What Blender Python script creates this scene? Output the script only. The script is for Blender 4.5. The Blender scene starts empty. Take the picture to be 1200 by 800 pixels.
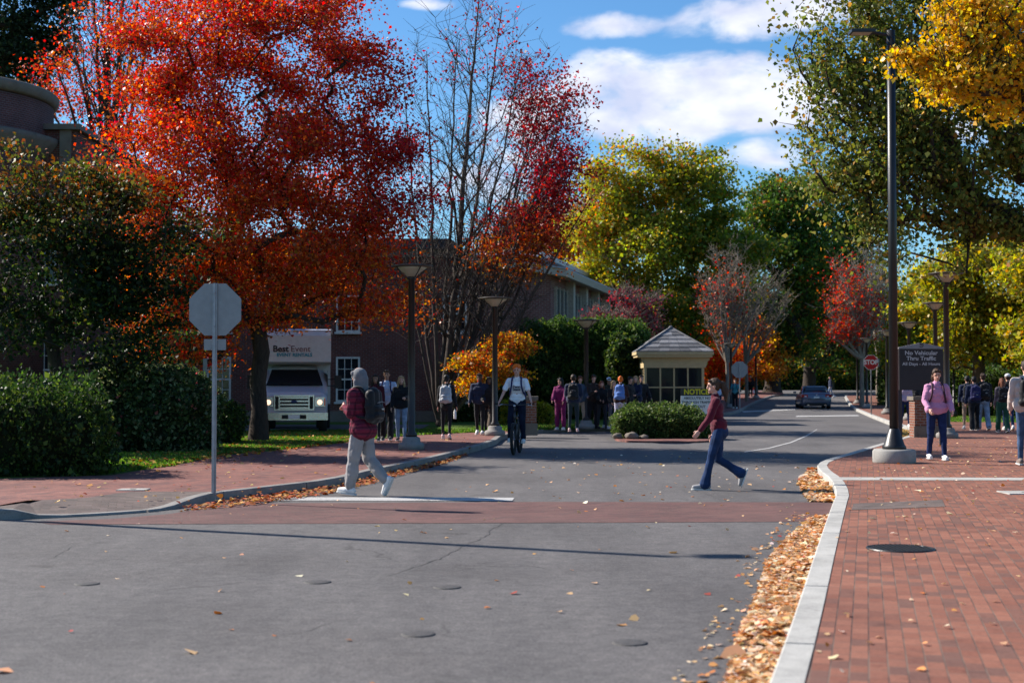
import bpy, bmesh, math, random
import numpy as np
from mathutils import Vector, Matrix, noise as mnoise

# ------------------------------------------------------------------ camera, sky, sun, exposure
SC = bpy.context.scene
COL = SC.collection
F = 1200*50/36.0
PITCH = math.atan(50/F)
CAMH = 1.6
cam = bpy.data.cameras.new('camera')
cam.lens = 50; cam.sensor_width = 36; cam.sensor_fit = 'HORIZONTAL'
cam.clip_start = 0.1; cam.clip_end = 4000
cam.dof.use_dof = True; cam.dof.focus_distance = 24; cam.dof.aperture_fstop = 2.4
camo = bpy.data.objects.new('camera', cam); COL.objects.link(camo)
camo.location = (0, 0, CAMH); camo.rotation_euler = (math.radians(90)+PITCH, 0, 0)
SC.camera = camo
SUN_EL = math.radians(37)
SUN_AZ = math.atan2(-0.90, 0.43)          # clockwise from +Y (towards +X)
TO_SUN = Vector((math.sin(SUN_AZ)*math.cos(SUN_EL), math.cos(SUN_AZ)*math.cos(SUN_EL), math.sin(SUN_EL)))
SC.view_settings.view_transform = 'Standard'; SC.view_settings.look = 'None'
SC.view_settings.exposure = 0.95; SC.view_settings.gamma = 1.0
SC.render.engine = 'CYCLES'
SC.cycles.use_denoising = True
SC.cycles.max_bounces = 6; SC.cycles.transparent_max_bounces = 8

sl = bpy.data.lights.new('sun', 'SUN'); sl.energy = 4.7; sl.angle = math.radians(0.5); sl.color = (1.0, 0.93, 0.84)
so = bpy.data.objects.new('sun', sl); COL.objects.link(so)
so.rotation_euler = (-TO_SUN).to_track_quat('-Z', 'Y').to_euler()

def build_world():
    w = bpy.data.worlds.new('World'); SC.world = w; w.use_nodes = True
    nt = w.node_tree; N = nt.nodes; L = nt.links; N.clear()
    out = N.new('ShaderNodeOutputWorld'); bg = N.new('ShaderNodeBackground'); L.new(bg.outputs[0], out.inputs[0])
    sky = N.new('ShaderNodeTexSky'); sky.sky_type = 'NISHITA'; sky.sun_disc = False
    sky.sun_elevation = SUN_EL; sky.sun_rotation = SUN_AZ
    sky.altitude = 300; sky.air_density = 1.0; sky.dust_density = 0.35; sky.ozone_density = 2.5
    hsv = N.new('ShaderNodeHueSaturation'); hsv.inputs['Saturation'].default_value = 1.1; hsv.inputs['Value'].default_value = 0.92
    hsv.inputs['Hue'].default_value = 0.505
    L.new(sky.outputs[0], hsv.inputs['Color'])
    tint = N.new('ShaderNodeMix'); tint.data_type = 'RGBA'; tint.blend_type = 'MULTIPLY'; tint.inputs[0].default_value = 1; tint.inputs[7].default_value = (.84, 1.24, 1.42, 1); L.new(hsv.outputs[0], tint.inputs[6])
    def M(op, a, b=None, c=None, clamp=False):
        n = N.new('ShaderNodeMath'); n.operation = op; n.use_clamp = clamp
        for i, v in enumerate((a, b, c)):
            if v is None: continue
            if isinstance(v, (int, float)): n.inputs[i].default_value = v
            else: L.new(v, n.inputs[i])
        return n.outputs[0]
    tc = N.new('ShaderNodeTexCoord'); sp = N.new('ShaderNodeSeparateXYZ'); L.new(tc.outputs['Generated'], sp.inputs[0])
    # clouds live by compass direction and height above the horizon
    az = M('ARCTAN2', sp.outputs[0], sp.outputs[1]); el = M('ARCSINE', sp.outputs[2])
    comb = N.new('ShaderNodeCombineXYZ'); L.new(az, comb.inputs[0]); L.new(M('MULTIPLY', el, 1.9), comb.inputs[1])
    n1 = N.new('ShaderNodeTexNoise'); n1.inputs['Scale'].default_value = 13; n1.inputs['Detail'].default_value = 8; n1.inputs['Roughness'].default_value = 0.55
    n1.inputs['Distortion'].default_value = 0.3
    L.new(comb.outputs[0], n1.inputs['Vector'])
    def AE(px, py):
        return math.atan((px-600)/F), math.atan((450-py)/F)
    best = None
    for (px, py, rx, ry, s) in [(800, 118, 185, 52, 1.1), (700, 100, 70, 36, 1.0), (890, 132, 90, 36, 1.0), (615, 150, 70, 60, .8), (500, 3, 50, 9, .7),
                                (900, 188, 60, 28, 1.1), (740, 27, 90, 18, .8), (850, 25, 100, 28, 1.0), (930, 10, 100, 30, .95), (800, 205, 80, 14, .4), (560, 215, 120, 30, .7),
                                (1150, 150, 150, 60, .6), (-200, 60, 200, 60, .7), (1500, 40, 200, 60, .8), (900, -260, 300, 80, .7), (100, -350, 300, 70, .6)]:
        a0, e0 = AE(px, py)
        dx = M('DIVIDE', M('SUBTRACT', az, a0), rx/F); dy = M('DIVIDE', M('SUBTRACT', el, e0), ry/F)
        r = M('ADD', M('MULTIPLY', dx, dx), M('MULTIPLY', dy, dy))
        v = M('SUBTRACT', s, M('MULTIPLY', r, 0.75))
        best = v if best is None else M('MAXIMUM', best, v)
    n2 = N.new('ShaderNodeTexNoise'); n2.inputs['Scale'].default_value = 2.2; n2.inputs['Detail'].default_value = 3
    L.new(tc.outputs['Generated'], n2.inputs['Vector'])
    gen = M('MULTIPLY', M('SUBTRACT', n2.outputs[0], 0.60), 5.0)
    back = M('LESS_THAN', sp.outputs[1], 0.6)
    gen2 = M('SUBTRACT', M('MULTIPLY', M('ADD', gen, 2.0), back), 2.0)
    best = M('MAXIMUM', best, gen2)
    dens = M('ADD', M('MAXIMUM', best, -1.2), M('MULTIPLY', M('SUBTRACT', n1.outputs[0], 0.52), 3.0))
    mr = N.new('ShaderNodeMapRange'); mr.interpolation_type = 'SMOOTHSTEP'
    mr.inputs[1].default_value = 0.1; mr.inputs[2].default_value = 0.85; L.new(dens, mr.inputs[0])
    n3 = N.new('ShaderNodeTexNoise'); n3.inputs['Scale'].default_value = 20; n3.inputs['Detail'].default_value = 5
    L.new(comb.outputs[0], n3.inputs['Vector'])
    cr = N.new('ShaderNodeValToRGB'); cr.color_ramp.elements[0].position = 0.35; cr.color_ramp.elements[0].color = (6.0, 6.4, 8.2, 1)
    cr.color_ramp.elements[1].position = 0.62; cr.color_ramp.elements[1].color = (9.0, 9.1, 9.8, 1)
    L.new(n3.outputs[0], cr.inputs[0])
    mx = N.new('ShaderNodeMix'); mx.data_type = 'RGBA'
    L.new(M('MULTIPLY', mr.outputs[0], 0.93), mx.inputs[0]); L.new(tint.outputs[2], mx.inputs[6]); L.new(cr.outputs[0], mx.inputs[7])
    L.new(mx.outputs[2], bg.inputs[0]); bg.inputs[1].default_value = 0.062
build_world()

# ------------------------------------------------------------------ helpers
def sstep(t): t = max(0., min(1., t)); return t*t*(3-2*t)
def HT(y): return 1.0*sstep((y-86)/62.0)
def ray(px, py):
    u = (px-600)/F; v = (400-py)/F
    c, s = math.cos(PITCH), math.sin(PITCH)
    return Vector((u, c-v*s, s+v*c))
def g(px, py, z=0.0):
    """the point of the ground seen at a pixel of the photo"""
    r = ray(px, py); d = 40.0
    for i in range(60):
        h = z + HT(d)
        if r.z > -1e-4: d = 400; break
        t = (h-CAMH)/r.z; d = 0.5*d+0.5*t*r.y
    t = d/r.y
    return Vector((r.x*t, d, h))
def P(px, py, Y):
    r = ray(px, py); t = Y/r.y
    return Vector((r.x*t, Y, CAMH+r.z*t))
def lin(c):
    return tuple(((x/12.92) if x <= .04045 else ((x+.055)/1.055)**2.4) for x in c)

class Mat:
    """small wrapper to write node materials briefly"""
    def __init__(s, name, rough=0.8, base=(.5,.5,.5), spec=0.3, metal=0.0):
        s.m = bpy.data.materials.new(name); s.m.use_nodes = True
        s.N = s.m.node_tree.nodes; s.L = s.m.node_tree.links
        s.b = s.N['Principled BSDF']; s.out = s.N['Material Output']
        s.b.inputs['Roughness'].default_value = rough; s.b.inputs['Base Color'].default_value = (*base, 1)
        s.b.inputs['Specular IOR Level'].default_value = spec; s.b.inputs['Metallic'].default_value = metal
    def link(s, a, b): s.L.new(a, b)
    def coord(s, kind='Object', scale=(1,1,1), rot=(0,0,0)):
        t = s.N.new('ShaderNodeTexCoord'); m = s.N.new('ShaderNodeMapping')
        m.inputs['Scale'].default_value = scale; m.inputs['Rotation'].default_value = rot
        s.L.new(t.outputs[kind], m.inputs[0]); return m.outputs[0]
    def pos(s, scale=(1,1,1), rot=(0,0,0)):
        t = s.N.new('ShaderNodeNewGeometry'); m = s.N.new('ShaderNodeMapping')
        m.inputs['Scale'].default_value = scale; m.inputs['Rotation'].default_value = rot
        s.L.new(t.outputs['Position'], m.inputs[0]); return m.outputs[0]
    def noise(s, vec, scale, detail=4, rough=.55):
        n = s.N.new('ShaderNodeTexNoise'); n.inputs['Scale'].default_value = scale; n.inputs['Detail'].default_value = detail
        n.inputs['Roughness'].default_value = rough; s.L.new(vec, n.inputs['Vector']); return n.outputs[0]
    def ramp(s, fac, stops):
        r = s.N.new('ShaderNodeValToRGB'); e = r.color_ramp.elements
        while len(e) < len(stops): e.new(0.5)
        for i, (p, c) in enumerate(stops):
            e[i].position = p; e[i].color = (*c, 1) if len(c) == 3 else c
        s.L.new(fac, r.inputs[0]); return r.outputs[0]
    def mix(s, fac, a, b, mode='MIX'):
        n = s.N.new('ShaderNodeMix'); n.data_type = 'RGBA'; n.blend_type = mode
        for i, v in ((0, fac), (6, a), (7, b)):
            if isinstance(v, (int, float)): n.inputs[i].default_value = v
            elif isinstance(v, tuple): n.inputs[i].default_value = (*v, 1)
            else: s.L.new(v, n.inputs[i])
        return n.outputs[2]
    def math(s, op, a, b=None):
        n = s.N.new('ShaderNodeMath'); n.operation = op
        for i, v in enumerate((a, b)):
            if v is None: continue
            if isinstance(v, (int, float)): n.inputs[i].default_value = v
            else: s.L.new(v, n.inputs[i])
        return n.outputs[0]
    def color(s, c): s.L.new(c, s.b.inputs['Base Color'])
    def bump(s, h, strength=.3, dist=.01):
        n = s.N.new('ShaderNodeBump'); n.inputs['Strength'].default_value = strength; n.inputs['Distance'].default_value = dist
        s.L.new(h, n.inputs['Height']); s.L.new(n.outputs[0], s.b.inputs['Normal'])

def simple(name, base, rough=.7, var=.18, scale=9, spec=.3, metal=0., bump=0.15, kind='Object'):
    M = Mat(name, rough, base, spec, metal)
    v = M.coord(kind); n = M.noise(v, scale, 5)
    lo = tuple(c*(1-var) for c in base); hi = tuple(min(1, c*(1+var)) for c in base)
    M.color(M.ramp(n, [(.3, lo), (.7, hi)]))
    if bump: M.bump(M.noise(v, scale*6, 3), bump, .01)
    return M.m

def mesh_obj(name, verts, faces, mat=None, parent=None, smooth=False, loc=None):
    me = bpy.data.meshes.new(name)
    me.from_pydata([tuple(v) for v in verts], [], faces); me.update()
    return link(name, me, mat, parent, smooth, loc)
def link(name, me, mat=None, parent=None, smooth=False, loc=None, rot=None):
    o = bpy.data.objects.new(name, me); COL.objects.link(o)
    if mat:
        if isinstance(mat, (list, tuple)):
            for m in mat: me.materials.append(m)
        else: me.materials.append(mat)
    if parent: o.parent = parent
    if smooth and len(me.polygons): me.polygons.foreach_set('use_smooth', np.ones(len(me.polygons), bool))
    if loc is not None: o.location = loc
    if rot is not None: o.rotation_euler = rot
    return o
def bm_obj(name, bm, mat=None, parent=None, smooth=False, loc=None, bevel=0, rot=None):
    if bevel:
        bmesh.ops.bevel(bm, geom=[e for e in bm.edges if len(e.link_faces) == 2 and e.calc_face_angle(0) > .5], offset=bevel, segments=2, affect='EDGES', profile=.5)
    bmesh.ops.recalc_face_normals(bm, faces=bm.faces)
    me = bpy.data.meshes.new(name); bm.to_mesh(me); bm.free()
    return link(name, me, mat, parent, smooth, loc, rot)
def tag(o, label=None, cat=None, group=None, kind=None):
    if label: o['label'] = label
    if cat: o['category'] = cat
    if group: o['group'] = group
    if kind: o['kind'] = kind
    return o
def empty(name, loc, rz=0.0, label=None, cat=None, group=None, scale=1.0):
    o = bpy.data.objects.new(name, None); COL.objects.link(o)
    o.location = loc; o.rotation_euler = (0, 0, rz); o.empty_display_size = .2; o.scale = (scale,)*3
    return tag(o, label, cat, group)
def copy_tree(o, parent=None):
    c = o.copy(); COL.objects.link(c)
    if parent: c.parent = parent
    for ch in [x for x in KIDS(o)]: copy_tree(ch, c)
    return c
def KIDS(o): return [x for x in bpy.data.objects if x.parent == o]

def box(bm, x0, x1, y0, y1, z0, z1, mi=0):
    vs = [bm.verts.new(p) for p in ((x0,y0,z0),(x1,y0,z0),(x1,y1,z0),(x0,y1,z0),(x0,y0,z1),(x1,y0,z1),(x1,y1,z1),(x0,y1,z1))]
    for f in ((3,2,1,0),(4,5,6,7),(0,1,5,4),(1,2,6,5),(2,3,7,6),(3,0,4,7)):
        fc = bm.faces.new([vs[i] for i in f]); fc.material_index = mi
def frame_of(t):
    t = t.normalized(); a = Vector((0,0,1)) if abs(t.z) < .9 else Vector((1,0,0))
    x = t.cross(a).normalized(); return x, x.cross(t).normalized()
def tube(bm, pts, r, seg=8, cap=True):
    """pts: polyline, r: radius or list"""
    pts = [Vector(p) for p in pts]; n = len(pts)
    rs = r if isinstance(r, (list, tuple)) else [r]*n
    rings = []
    x = None
    for i, p in enumerate(pts):
        t = (pts[min(i+1, n-1)]-pts[max(i-1, 0)]).normalized()
        if x is None: x, y = frame_of(t)
        else:
            x = (x - t*x.dot(t)).normalized(); y = x.cross(t).normalized()
        rings.append([bm.verts.new(p+(x*math.cos(2*math.pi*k/seg)+y*math.sin(2*math.pi*k/seg))*rs[i]) for k in range(seg)])
    for a, b in zip(rings, rings[1:]):
        for k in range(seg): bm.faces.new((a[k], a[(k+1)%seg], b[(k+1)%seg], b[k]))
    if cap:
        bm.faces.new(rings[0][::-1]); bm.faces.new(rings[-1])
def lathe(bm, prof, seg=24, c=(0,0,0)):
    """prof: list of (radius, z)"""
    rings = []
    for r, z in prof:
        if r <= 1e-5: rings.append([bm.verts.new((c[0], c[1], c[2]+z))])
        else: rings.append([bm.verts.new((c[0]+r*math.cos(2*math.pi*k/seg), c[1]+r*math.sin(2*math.pi*k/seg), c[2]+z)) for k in range(seg)])
    for a, b in zip(rings, rings[1:]):
        for k in range(seg):
            q = [a[k % len(a)], a[(k+1) % len(a)], b[(k+1) % len(b)], b[k % len(b)]]
            u = []
            for v in q:
                if v not in u: u.append(v)
            if len(u) > 2: bm.faces.new(u)
    for rg in (rings[0], rings[-1]):
        if len(rg) > 2: bm.faces.new(rg)
def prism(bm, pts, a, b, axis='y'):
    """polygon pts (u,v) extruded from a to b along axis"""
    def v3(u, v, w): return {'y': (u, w, v), 'x': (w, u, v), 'z': (u, v, w)}[axis]
    A = [bm.verts.new(v3(u, v, a)) for u, v in pts]; B = [bm.verts.new(v3(u, v, b)) for u, v in pts]
    bm.faces.new(A); bm.faces.new(B[::-1]); n = len(pts)
    for i in range(n): bm.faces.new((A[i], B[i], B[(i+1)%n], A[(i+1)%n]))
def BM(): return bmesh.new()

WORKSHOP = bpy.data.scenes.new('workshop')      # scratch scene, removed at the end, where text and remeshing are evaluated
def evaluated_mesh(t, name):
    WORKSHOP.collection.objects.link(t)
    vl = WORKSHOP.view_layers[0]; vl.update(); dg = vl.depsgraph
    me = bpy.data.meshes.new_from_object(t.evaluated_get(dg)); me.name = name
    bpy.data.objects.remove(t); return me
def text_obj(name, s, size, mat, parent, loc, rot=(math.radians(90),0,0), bold=0.0, ext=.002, align='CENTER', sx=1.0):
    cu = bpy.data.curves.new(name, 'FONT'); cu.body = s; cu.size = size; cu.align_x = align; cu.align_y = 'CENTER'
    cu.extrude = ext; cu.offset = bold; cu.resolution_u = 3
    me = evaluated_mesh(bpy.data.objects.new('tmp', cu), name)
    bpy.data.curves.remove(cu); me.materials.clear()
    o = link(name, me, mat, parent, False, loc, rot); o.scale = (sx, 1, 1); return o

def sheet(name, pts, z, mat, kind='structure', thick=0, ycut=True):
    """a ground sheet from world points, following the rise of the land; thick > 0 gives it side faces"""
    bm = BM()
    vs = [bm.verts.new((p[0], p[1], 0)) for p in pts]
    f = bm.faces.new(vs)
    bmesh.ops.triangulate(bm, faces=bm.faces)
    if ycut and max(p[1] for p in pts) > 86:
        y = 86
        while y < 150:
            if min(p[1] for p in pts) < y < max(p[1] for p in pts):
                bmesh.ops.bisect_plane(bm, geom=bm.verts[:]+bm.edges[:]+bm.faces[:], plane_co=(0, y, 0), plane_no=(0, 1, 0))
            y += 6
    for v in bm.verts: v.co.z = z+HT(v.co.y)
    bmesh.ops.recalc_face_normals(bm, faces=bm.faces)
    if bm.faces and sum(f.normal.z for f in bm.faces) < 0: bmesh.ops.reverse_faces(bm, faces=bm.faces)
    if thick:
        r = bmesh.ops.extrude_face_region(bm, geom=bm.faces[:])
        # original faces stay below, extruded copy becomes the top
        nv = {e for e in r['geom'] if isinstance(e, bmesh.types.BMVert)}
        for v in bm.verts:
            if v not in nv: v.co.z -= thick
    me = bpy.data.meshes.new(name); bm.to_mesh(me); bm.free()
    o = link(name, me, mat)
    if kind: o['kind'] = kind
    return o
def resample(pts, step):
    out = [Vector(pts[0])]; acc = 0
    for a, b in zip(pts, pts[1:]):
        a = Vector(a); b = Vector(b); L = (b-a).length; n = max(1, round(L/step))
        for i in range(1, n+1): out.append(a.lerp(b, i/n))
    return out
def smooth_line(pts, it=2):
    pts = [Vector(p) for p in pts]
    for _ in range(it):
        q = [pts[0]]
        for a, b in zip(pts, pts[1:]): q += [a.lerp(b, .25), a.lerp(b, .75)]
        q.append(pts[-1]); pts = q
    return pts
def kerb(name, pts, width, h, mat, side=1, joint=1.8):
    """blocks of stone along a polyline (road edge), width to one side"""
    bm = BM(); pts = [Vector((p[0], p[1], 0)) for p in pts]
    nrm = []
    for i in range(len(pts)):
        t = (pts[min(i+1, len(pts)-1)]-pts[max(i-1, 0)]).normalized(); nrm.append(Vector((-t.y, t.x, 0))*side)
    s = 0; cur = None; bev = .012
    def sec(p, n):
        z = HT(p.y); hh = h(p) if callable(h) else h
        return [p+Vector((0,0,z-.12)), p+Vector((0,0,z+hh-bev))+n*0, p+n*bev+Vector((0,0,z+hh)), p+n*width+Vector((0,0,z+hh)), p+n*width+Vector((0,0,z-.12))]
    def block(idx):
        rings = [[bm.verts.new(v) for v in sec(pts[i], nrm[i])] for i in idx]
        # small gap at the joint
        if len(idx) > 1:
            d = (pts[idx[1]]-pts[idx[0]]).normalized()*.015
            for v in rings[0]: v.co += d
            d = (pts[idx[-2]]-pts[idx[-1]]).normalized()*.015
            for v in rings[-1]: v.co += d
        for a, b in zip(rings, rings[1:]):
            for k in range(5): bm.faces.new((a[k], a[(k+1)%5], b[(k+1)%5], b[k]))
        bm.faces.new(rings[0]); bm.faces.new(rings[-1][::-1])
    run = [0]; L = 0
    for i in range(1, len(pts)):
        run.append(i); L += (pts[i]-pts[i-1]).length
        if L >= joint or i == len(pts)-1: block(run); run = [i]; L = 0
    return tag(bm_obj(name, bm, mat), kind='structure')
# ------------------------------------------------------------------ ground materials
def mat_asphalt():
    M = Mat('asphalt', .86, spec=.25); v = M.pos()
    big = M.noise(v, .35, 5, .6); fine = M.noise(v, 90, 3, .7); mid = M.noise(v, 9, 4, .6)
    grain = M.noise(v, 38, 4, .8)
    a = M.ramp(big, [(.3, (.096,.089,.088)), (.5, (.118,.111,.110)), (.62, (.126,.118,.117)), (.75, (.15,.141,.137))])
    b = M.ramp(grain, [(.28, (.55,.55,.56)), (.5, (1,1,1)), (.72, (1.5,1.48,1.45))])
    c = M.mix(1., a, b, 'MULTIPLY')
    d = M.ramp(fine, [(.35, (.6,.6,.6)), (.65, (1.35,1.35,1.35))])
    c = M.mix(.8, c, d, 'MULTIPLY')
    c = M.mix(.6, c, M.ramp(mid, [(.3, (.85,.85,.85)), (.7, (1.15,1.15,1.15))]), 'MULTIPLY')
    # hairline cracks
    vo = M.N.new('ShaderNodeTexVoronoi'); vo.feature = 'DISTANCE_TO_EDGE'; vo.inputs['Scale'].default_value = .23
    wv = M.N.new('ShaderNodeVectorMath'); wv.operation = 'ADD'
    nn = M.N.new('ShaderNodeTexNoise'); nn.inputs['Scale'].default_value = 1.3; nn.inputs['Detail'].default_value = 5; M.link(v, nn.inputs['Vector'])
    M.link(v, wv.inputs[0]); M.link(nn.outputs['Color'], wv.inputs[1]); M.link(wv.outputs[0], vo.inputs['Vector'])
    brk = M.ramp(M.noise(v, .5, 2), [(.48, (0,0,0)), (.6, (1,1,1))])
    cr = M.ramp(vo.outputs['Distance'], [(0.0, (.4,.4,.4)), (.006, (1,1,1))])
    c = M.mix(M.math('MULTIPLY', brk, .7), c, M.mix(1., c, cr, 'MULTIPLY'))
    wp = M.pos(scale=(.9, .12, 1), rot=(0, 0, math.radians(14))); wear = M.noise(wp, 1.1, 4, .55)       # tyre-polished lanes along the road
    c = M.mix(.8, c, M.ramp(wear, [(.34, (.80,.80,.81)), (.5, (1,1,1)), (.66, (1.14,1.13,1.12))]), 'MULTIPLY')
    oil = M.noise(v, 1.15, 3, .5); c = M.mix(.8, c, M.ramp(oil, [(.24, (.62,.61,.6)), (.33, (1,1,1))]), 'MULTIPLY')
    grit = M.noise(v, 4.5, 7, .8); c = M.mix(.7, c, M.ramp(grit, [(.34, (.78,.78,.78)), (.5, (1,1,1)), (.68, (1.28,1.26,1.22))]), 'MULTIPLY')
    M.color(c); M.bump(M.math('ADD', grain, fine), .6, .01)
    return M.m
def mat_pavers(name, ang, c1=(.215,.085,.056), c2=(.285,.122,.080), c3=(.165,.082,.062), bw=.196, bh=.098):
    M = Mat(name, .82, spec=.25); v = M.pos(rot=(0,0,ang))
    br = M.N.new('ShaderNodeTexBrick'); br.offset = .5; br.squash = 1
    br.inputs['Scale'].default_value = 1; br.inputs['Brick Width'].default_value = bw; br.inputs['Row Height'].default_value = bh
    br.inputs['Mortar Size'].default_value = .004; br.inputs['Mortar Smooth'].default_value = .3; br.inputs['Bias'].default_value = -.1
    br.inputs['Color1'].default_value = (0,0,0,1); br.inputs['Color2'].default_value = (1,1,1,1); br.inputs['Mortar'].default_value = (.5,.5,.5,1)
    M.link(v, br.inputs['Vector'])
    col = M.ramp(br.outputs['Color'], [(0., c3), (.22, c1), (.55, tuple((a+b)/2 for a, b in zip(c1, c2))), (1., c2)])
    n = M.noise(M.pos(), .8, 5, .6); n2 = M.noise(M.pos(), 45, 4, .7)
    col = M.mix(.7, col, M.ramp(n, [(.3, (.72,.72,.76)), (.7, (1.2,1.18,1.15))]), 'MULTIPLY')
    col = M.mix(.6, col, M.ramp(n2, [(.3, (.7,.7,.7)), (.7, (1.25,1.25,1.25))]), 'MULTIPLY')
    st = M.noise(M.pos(), 3.1, 6, .7); col = M.mix(.8, col, M.ramp(st, [(.30, (.62,.60,.60)), (.42, (1,1,1)), (.60, (1,1,1)), (.74, (1.22,1.2,1.16))]), 'MULTIPLY')
    ed = M.noise(M.pos(), 16, 4, .8); col = M.mix(.9, col, M.ramp(ed, [(.30, (.66,.66,.66)), (.44, (1.02,1.02,1.02)), (.66, (1.0,1.0,1.0)), (.78, (1.35,1.3,1.25))]), 'MULTIPLY')
    jt = M.noise(M.pos(), 1.7, 3); col = M.mix(br.outputs['Fac'], col, M.ramp(jt, [(.38, (.06,.038,.032)), (.62, (.16,.12,.095))]))
    M.color(col); M.bump(M.math('SUBTRACT', M.math('MULTIPLY', n2, .25), br.outputs['Fac']), .5, .006)
    return M.m
def mat_brickwall(name, c1, c2, mortar=(.28,.24,.22), bw=.215, bh=.075, ms=.011):
    M = Mat(name, .88, spec=.2)
    t = M.N.new('ShaderNodeTexCoord'); s = M.N.new('ShaderNodeSeparateXYZ'); M.link(t.outputs['Object'], s.inputs[0])
    c = M.N.new('ShaderNodeCombineXYZ'); M.link(M.math('ADD', s.outputs[0], s.outputs[1]), c.inputs[0]); M.link(s.outputs[2], c.inputs[1])
    br = M.N.new('ShaderNodeTexBrick'); br.offset = .5; br.inputs['Scale'].default_value = 1
    br.inputs['Brick Width'].default_value = bw; br.inputs['Row Height'].default_value = bh; br.inputs['Mortar Size'].default_value = ms
    br.inputs['Color1'].default_value = (*c1, 1); br.inputs['Color2'].default_value = (*c2, 1); br.inputs['Mortar'].default_value = (*mortar, 1)
    M.link(c.outputs[0], br.inputs['Vector'])
    n = M.noise(t.outputs['Object'], 1.1, 5); n2 = M.noise(t.outputs['Object'], 14, 4)
    col = M.mix(.8, br.outputs['Color'], M.ramp(n, [(.3, (.7,.7,.7)), (.7, (1.2,1.2,1.2))]), 'MULTIPLY')
    col = M.mix(.6, col, M.ramp(n2, [(.3, (.7,.7,.7)), (.7, (1.2,1.2,1.2))]), 'MULTIPLY')
    M.color(col); M.bump(M.math('SUBTRACT', M.math('MULTIPLY', n2, .3), br.outputs['Fac']), .5, .01)
    return M.m
def mat_grass():
    M = Mat('grass_ground', .95, spec=.1); v = M.pos()
    n = M.noise(v, 6, 6, .7); n2 = M.noise(v, .5, 3)
    c = M.ramp(n, [(.3, (.035,.065,.012)), (.5, (.07,.13,.02)), (.72, (.13,.19,.04))])
    c = M.mix(.6, c, M.ramp(n2, [(.35, (.7,.7,.7)), (.65, (1.2,1.15,1))]), 'MULTIPLY')
    M.color(c); M.bump(n, .6, .04); return M.m
def mat_concrete(name='concrete', base=(.46,.45,.43), rough=.85):
    M = Mat(name, rough, spec=.25); v = M.pos()
    n = M.noise(v, 2.2, 6, .65); n2 = M.noise(v, 60, 4, .7)
    c = M.ramp(n, [(.28, tuple(x*.68 for x in base)), (.5, base), (.75, tuple(x*1.18 for x in base))])
    c = M.mix(.6, c, M.ramp(n2, [(.3, (.75,.75,.75)), (.7, (1.2,1.2,1.2))]), 'MULTIPLY')
    n3 = M.noise(v, 5, 7, .75); c = M.mix(.8, c, M.ramp(n3, [(.30, (.6,.58,.55)), (.42, (1,1,1)), (.7, (1.06,1.05,1.03))]), 'MULTIPLY')
    M.color(c); M.bump(n2, .3, .006); return M.m
def mat_paint():
    M = Mat('road_paint', .7, spec=.3); v = M.pos()
    n = M.noise(v, 30, 5, .75); n2 = M.noise(v, 1.5, 4)
    f = M.ramp(M.math('ADD', n, M.math('MULTIPLY', n2, .4)), [(.55, (0,0,0)), (.66, (1,1,1))])
    M.color(M.mix(f, (.11,.105,.10), (.44,.43,.415))); return M.m
ASPHALT = mat_asphalt()
PAVE_R = mat_pavers('brick_pavers_warm', math.radians(-90+14))
PAVE_L = mat_pavers('brick_pavers_herringbone', math.radians(-38), (.19,.078,.066), (.26,.115,.09), (.14,.07,.065))
PAVE_X = mat_pavers('crossing_bricks', math.radians(-14), (.125,.066,.06), (.155,.078,.07), (.11,.062,.058))
PAVE_G = mat_pavers('grey_tactile_pavers', math.radians(-14), (.13,.10,.088), (.17,.13,.115), (.11,.09,.08))
GRASS = mat_grass()
CONC = mat_concrete('kerb_concrete', (.39,.38,.355)); CONC_L = mat_concrete('kerb_concrete_dark', (.24,.225,.21))  # second mix is darker, for left kerbs and lamp bases
PAINT = mat_paint()
STONE = mat_concrete('limestone', (.17,.145,.12))
BRICK_DARK = mat_brickwall('old_red_brick', (.17,.055,.042), (.12,.040,.034), (.16,.12,.11))
BRICK_MOD = mat_brickwall('purplish_brick', (.20,.082,.07), (.15,.062,.06), (.22,.17,.16), .3, .1, .018)
WHITE = simple('white_wood_paint', (.62,.60,.56), .55, .08)
CREAM = simple('cream_paint', (.50,.39,.21), .6, .08)
BRONZE = simple('dark_bronze_paint', (.018,.014,.013), .42, .2, spec=.5)
BLACKMET = simple('black_metal', (.012,.012,.013), .4, .2, spec=.5)
GALV = simple('galvanised_steel', (.36,.36,.37), .5, .15, metal=.55)
ALU = simple('aluminium_sheet', (.30,.30,.30), .55, .08, metal=.35)
def mat_glass(name='window_glass', base=(.012,.014,.018), rough=.06):
    M = Mat(name, rough, base, .5); n = M.noise(M.coord(), 1.3, 3); M.bump(n, .05, .05); return M.m
GLASS = mat_glass()
SOIL = simple('soil_mulch', (.07,.045,.03), .95, .4, 14, bump=.6, kind='Object')
def mat_bark(name, base):
    M = Mat(name, .92, spec=.15); v = M.coord('Object', (9, 9, 1.6)); n = M.noise(v, 2.2, 6, .7)
    M.color(M.ramp(n, [(.3, tuple(c*.5 for c in base)), (.55, base), (.75, tuple(c*1.5 for c in base))])); M.bump(n, .7, .03); return M.m
BARK = mat_bark('bark_grey_brown', (.11,.085,.065)); BARK_D = mat_bark('bark_dark', (.055,.042,.034)); BARK_L = mat_bark('bark_pale', (.24,.20,.16))
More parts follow.
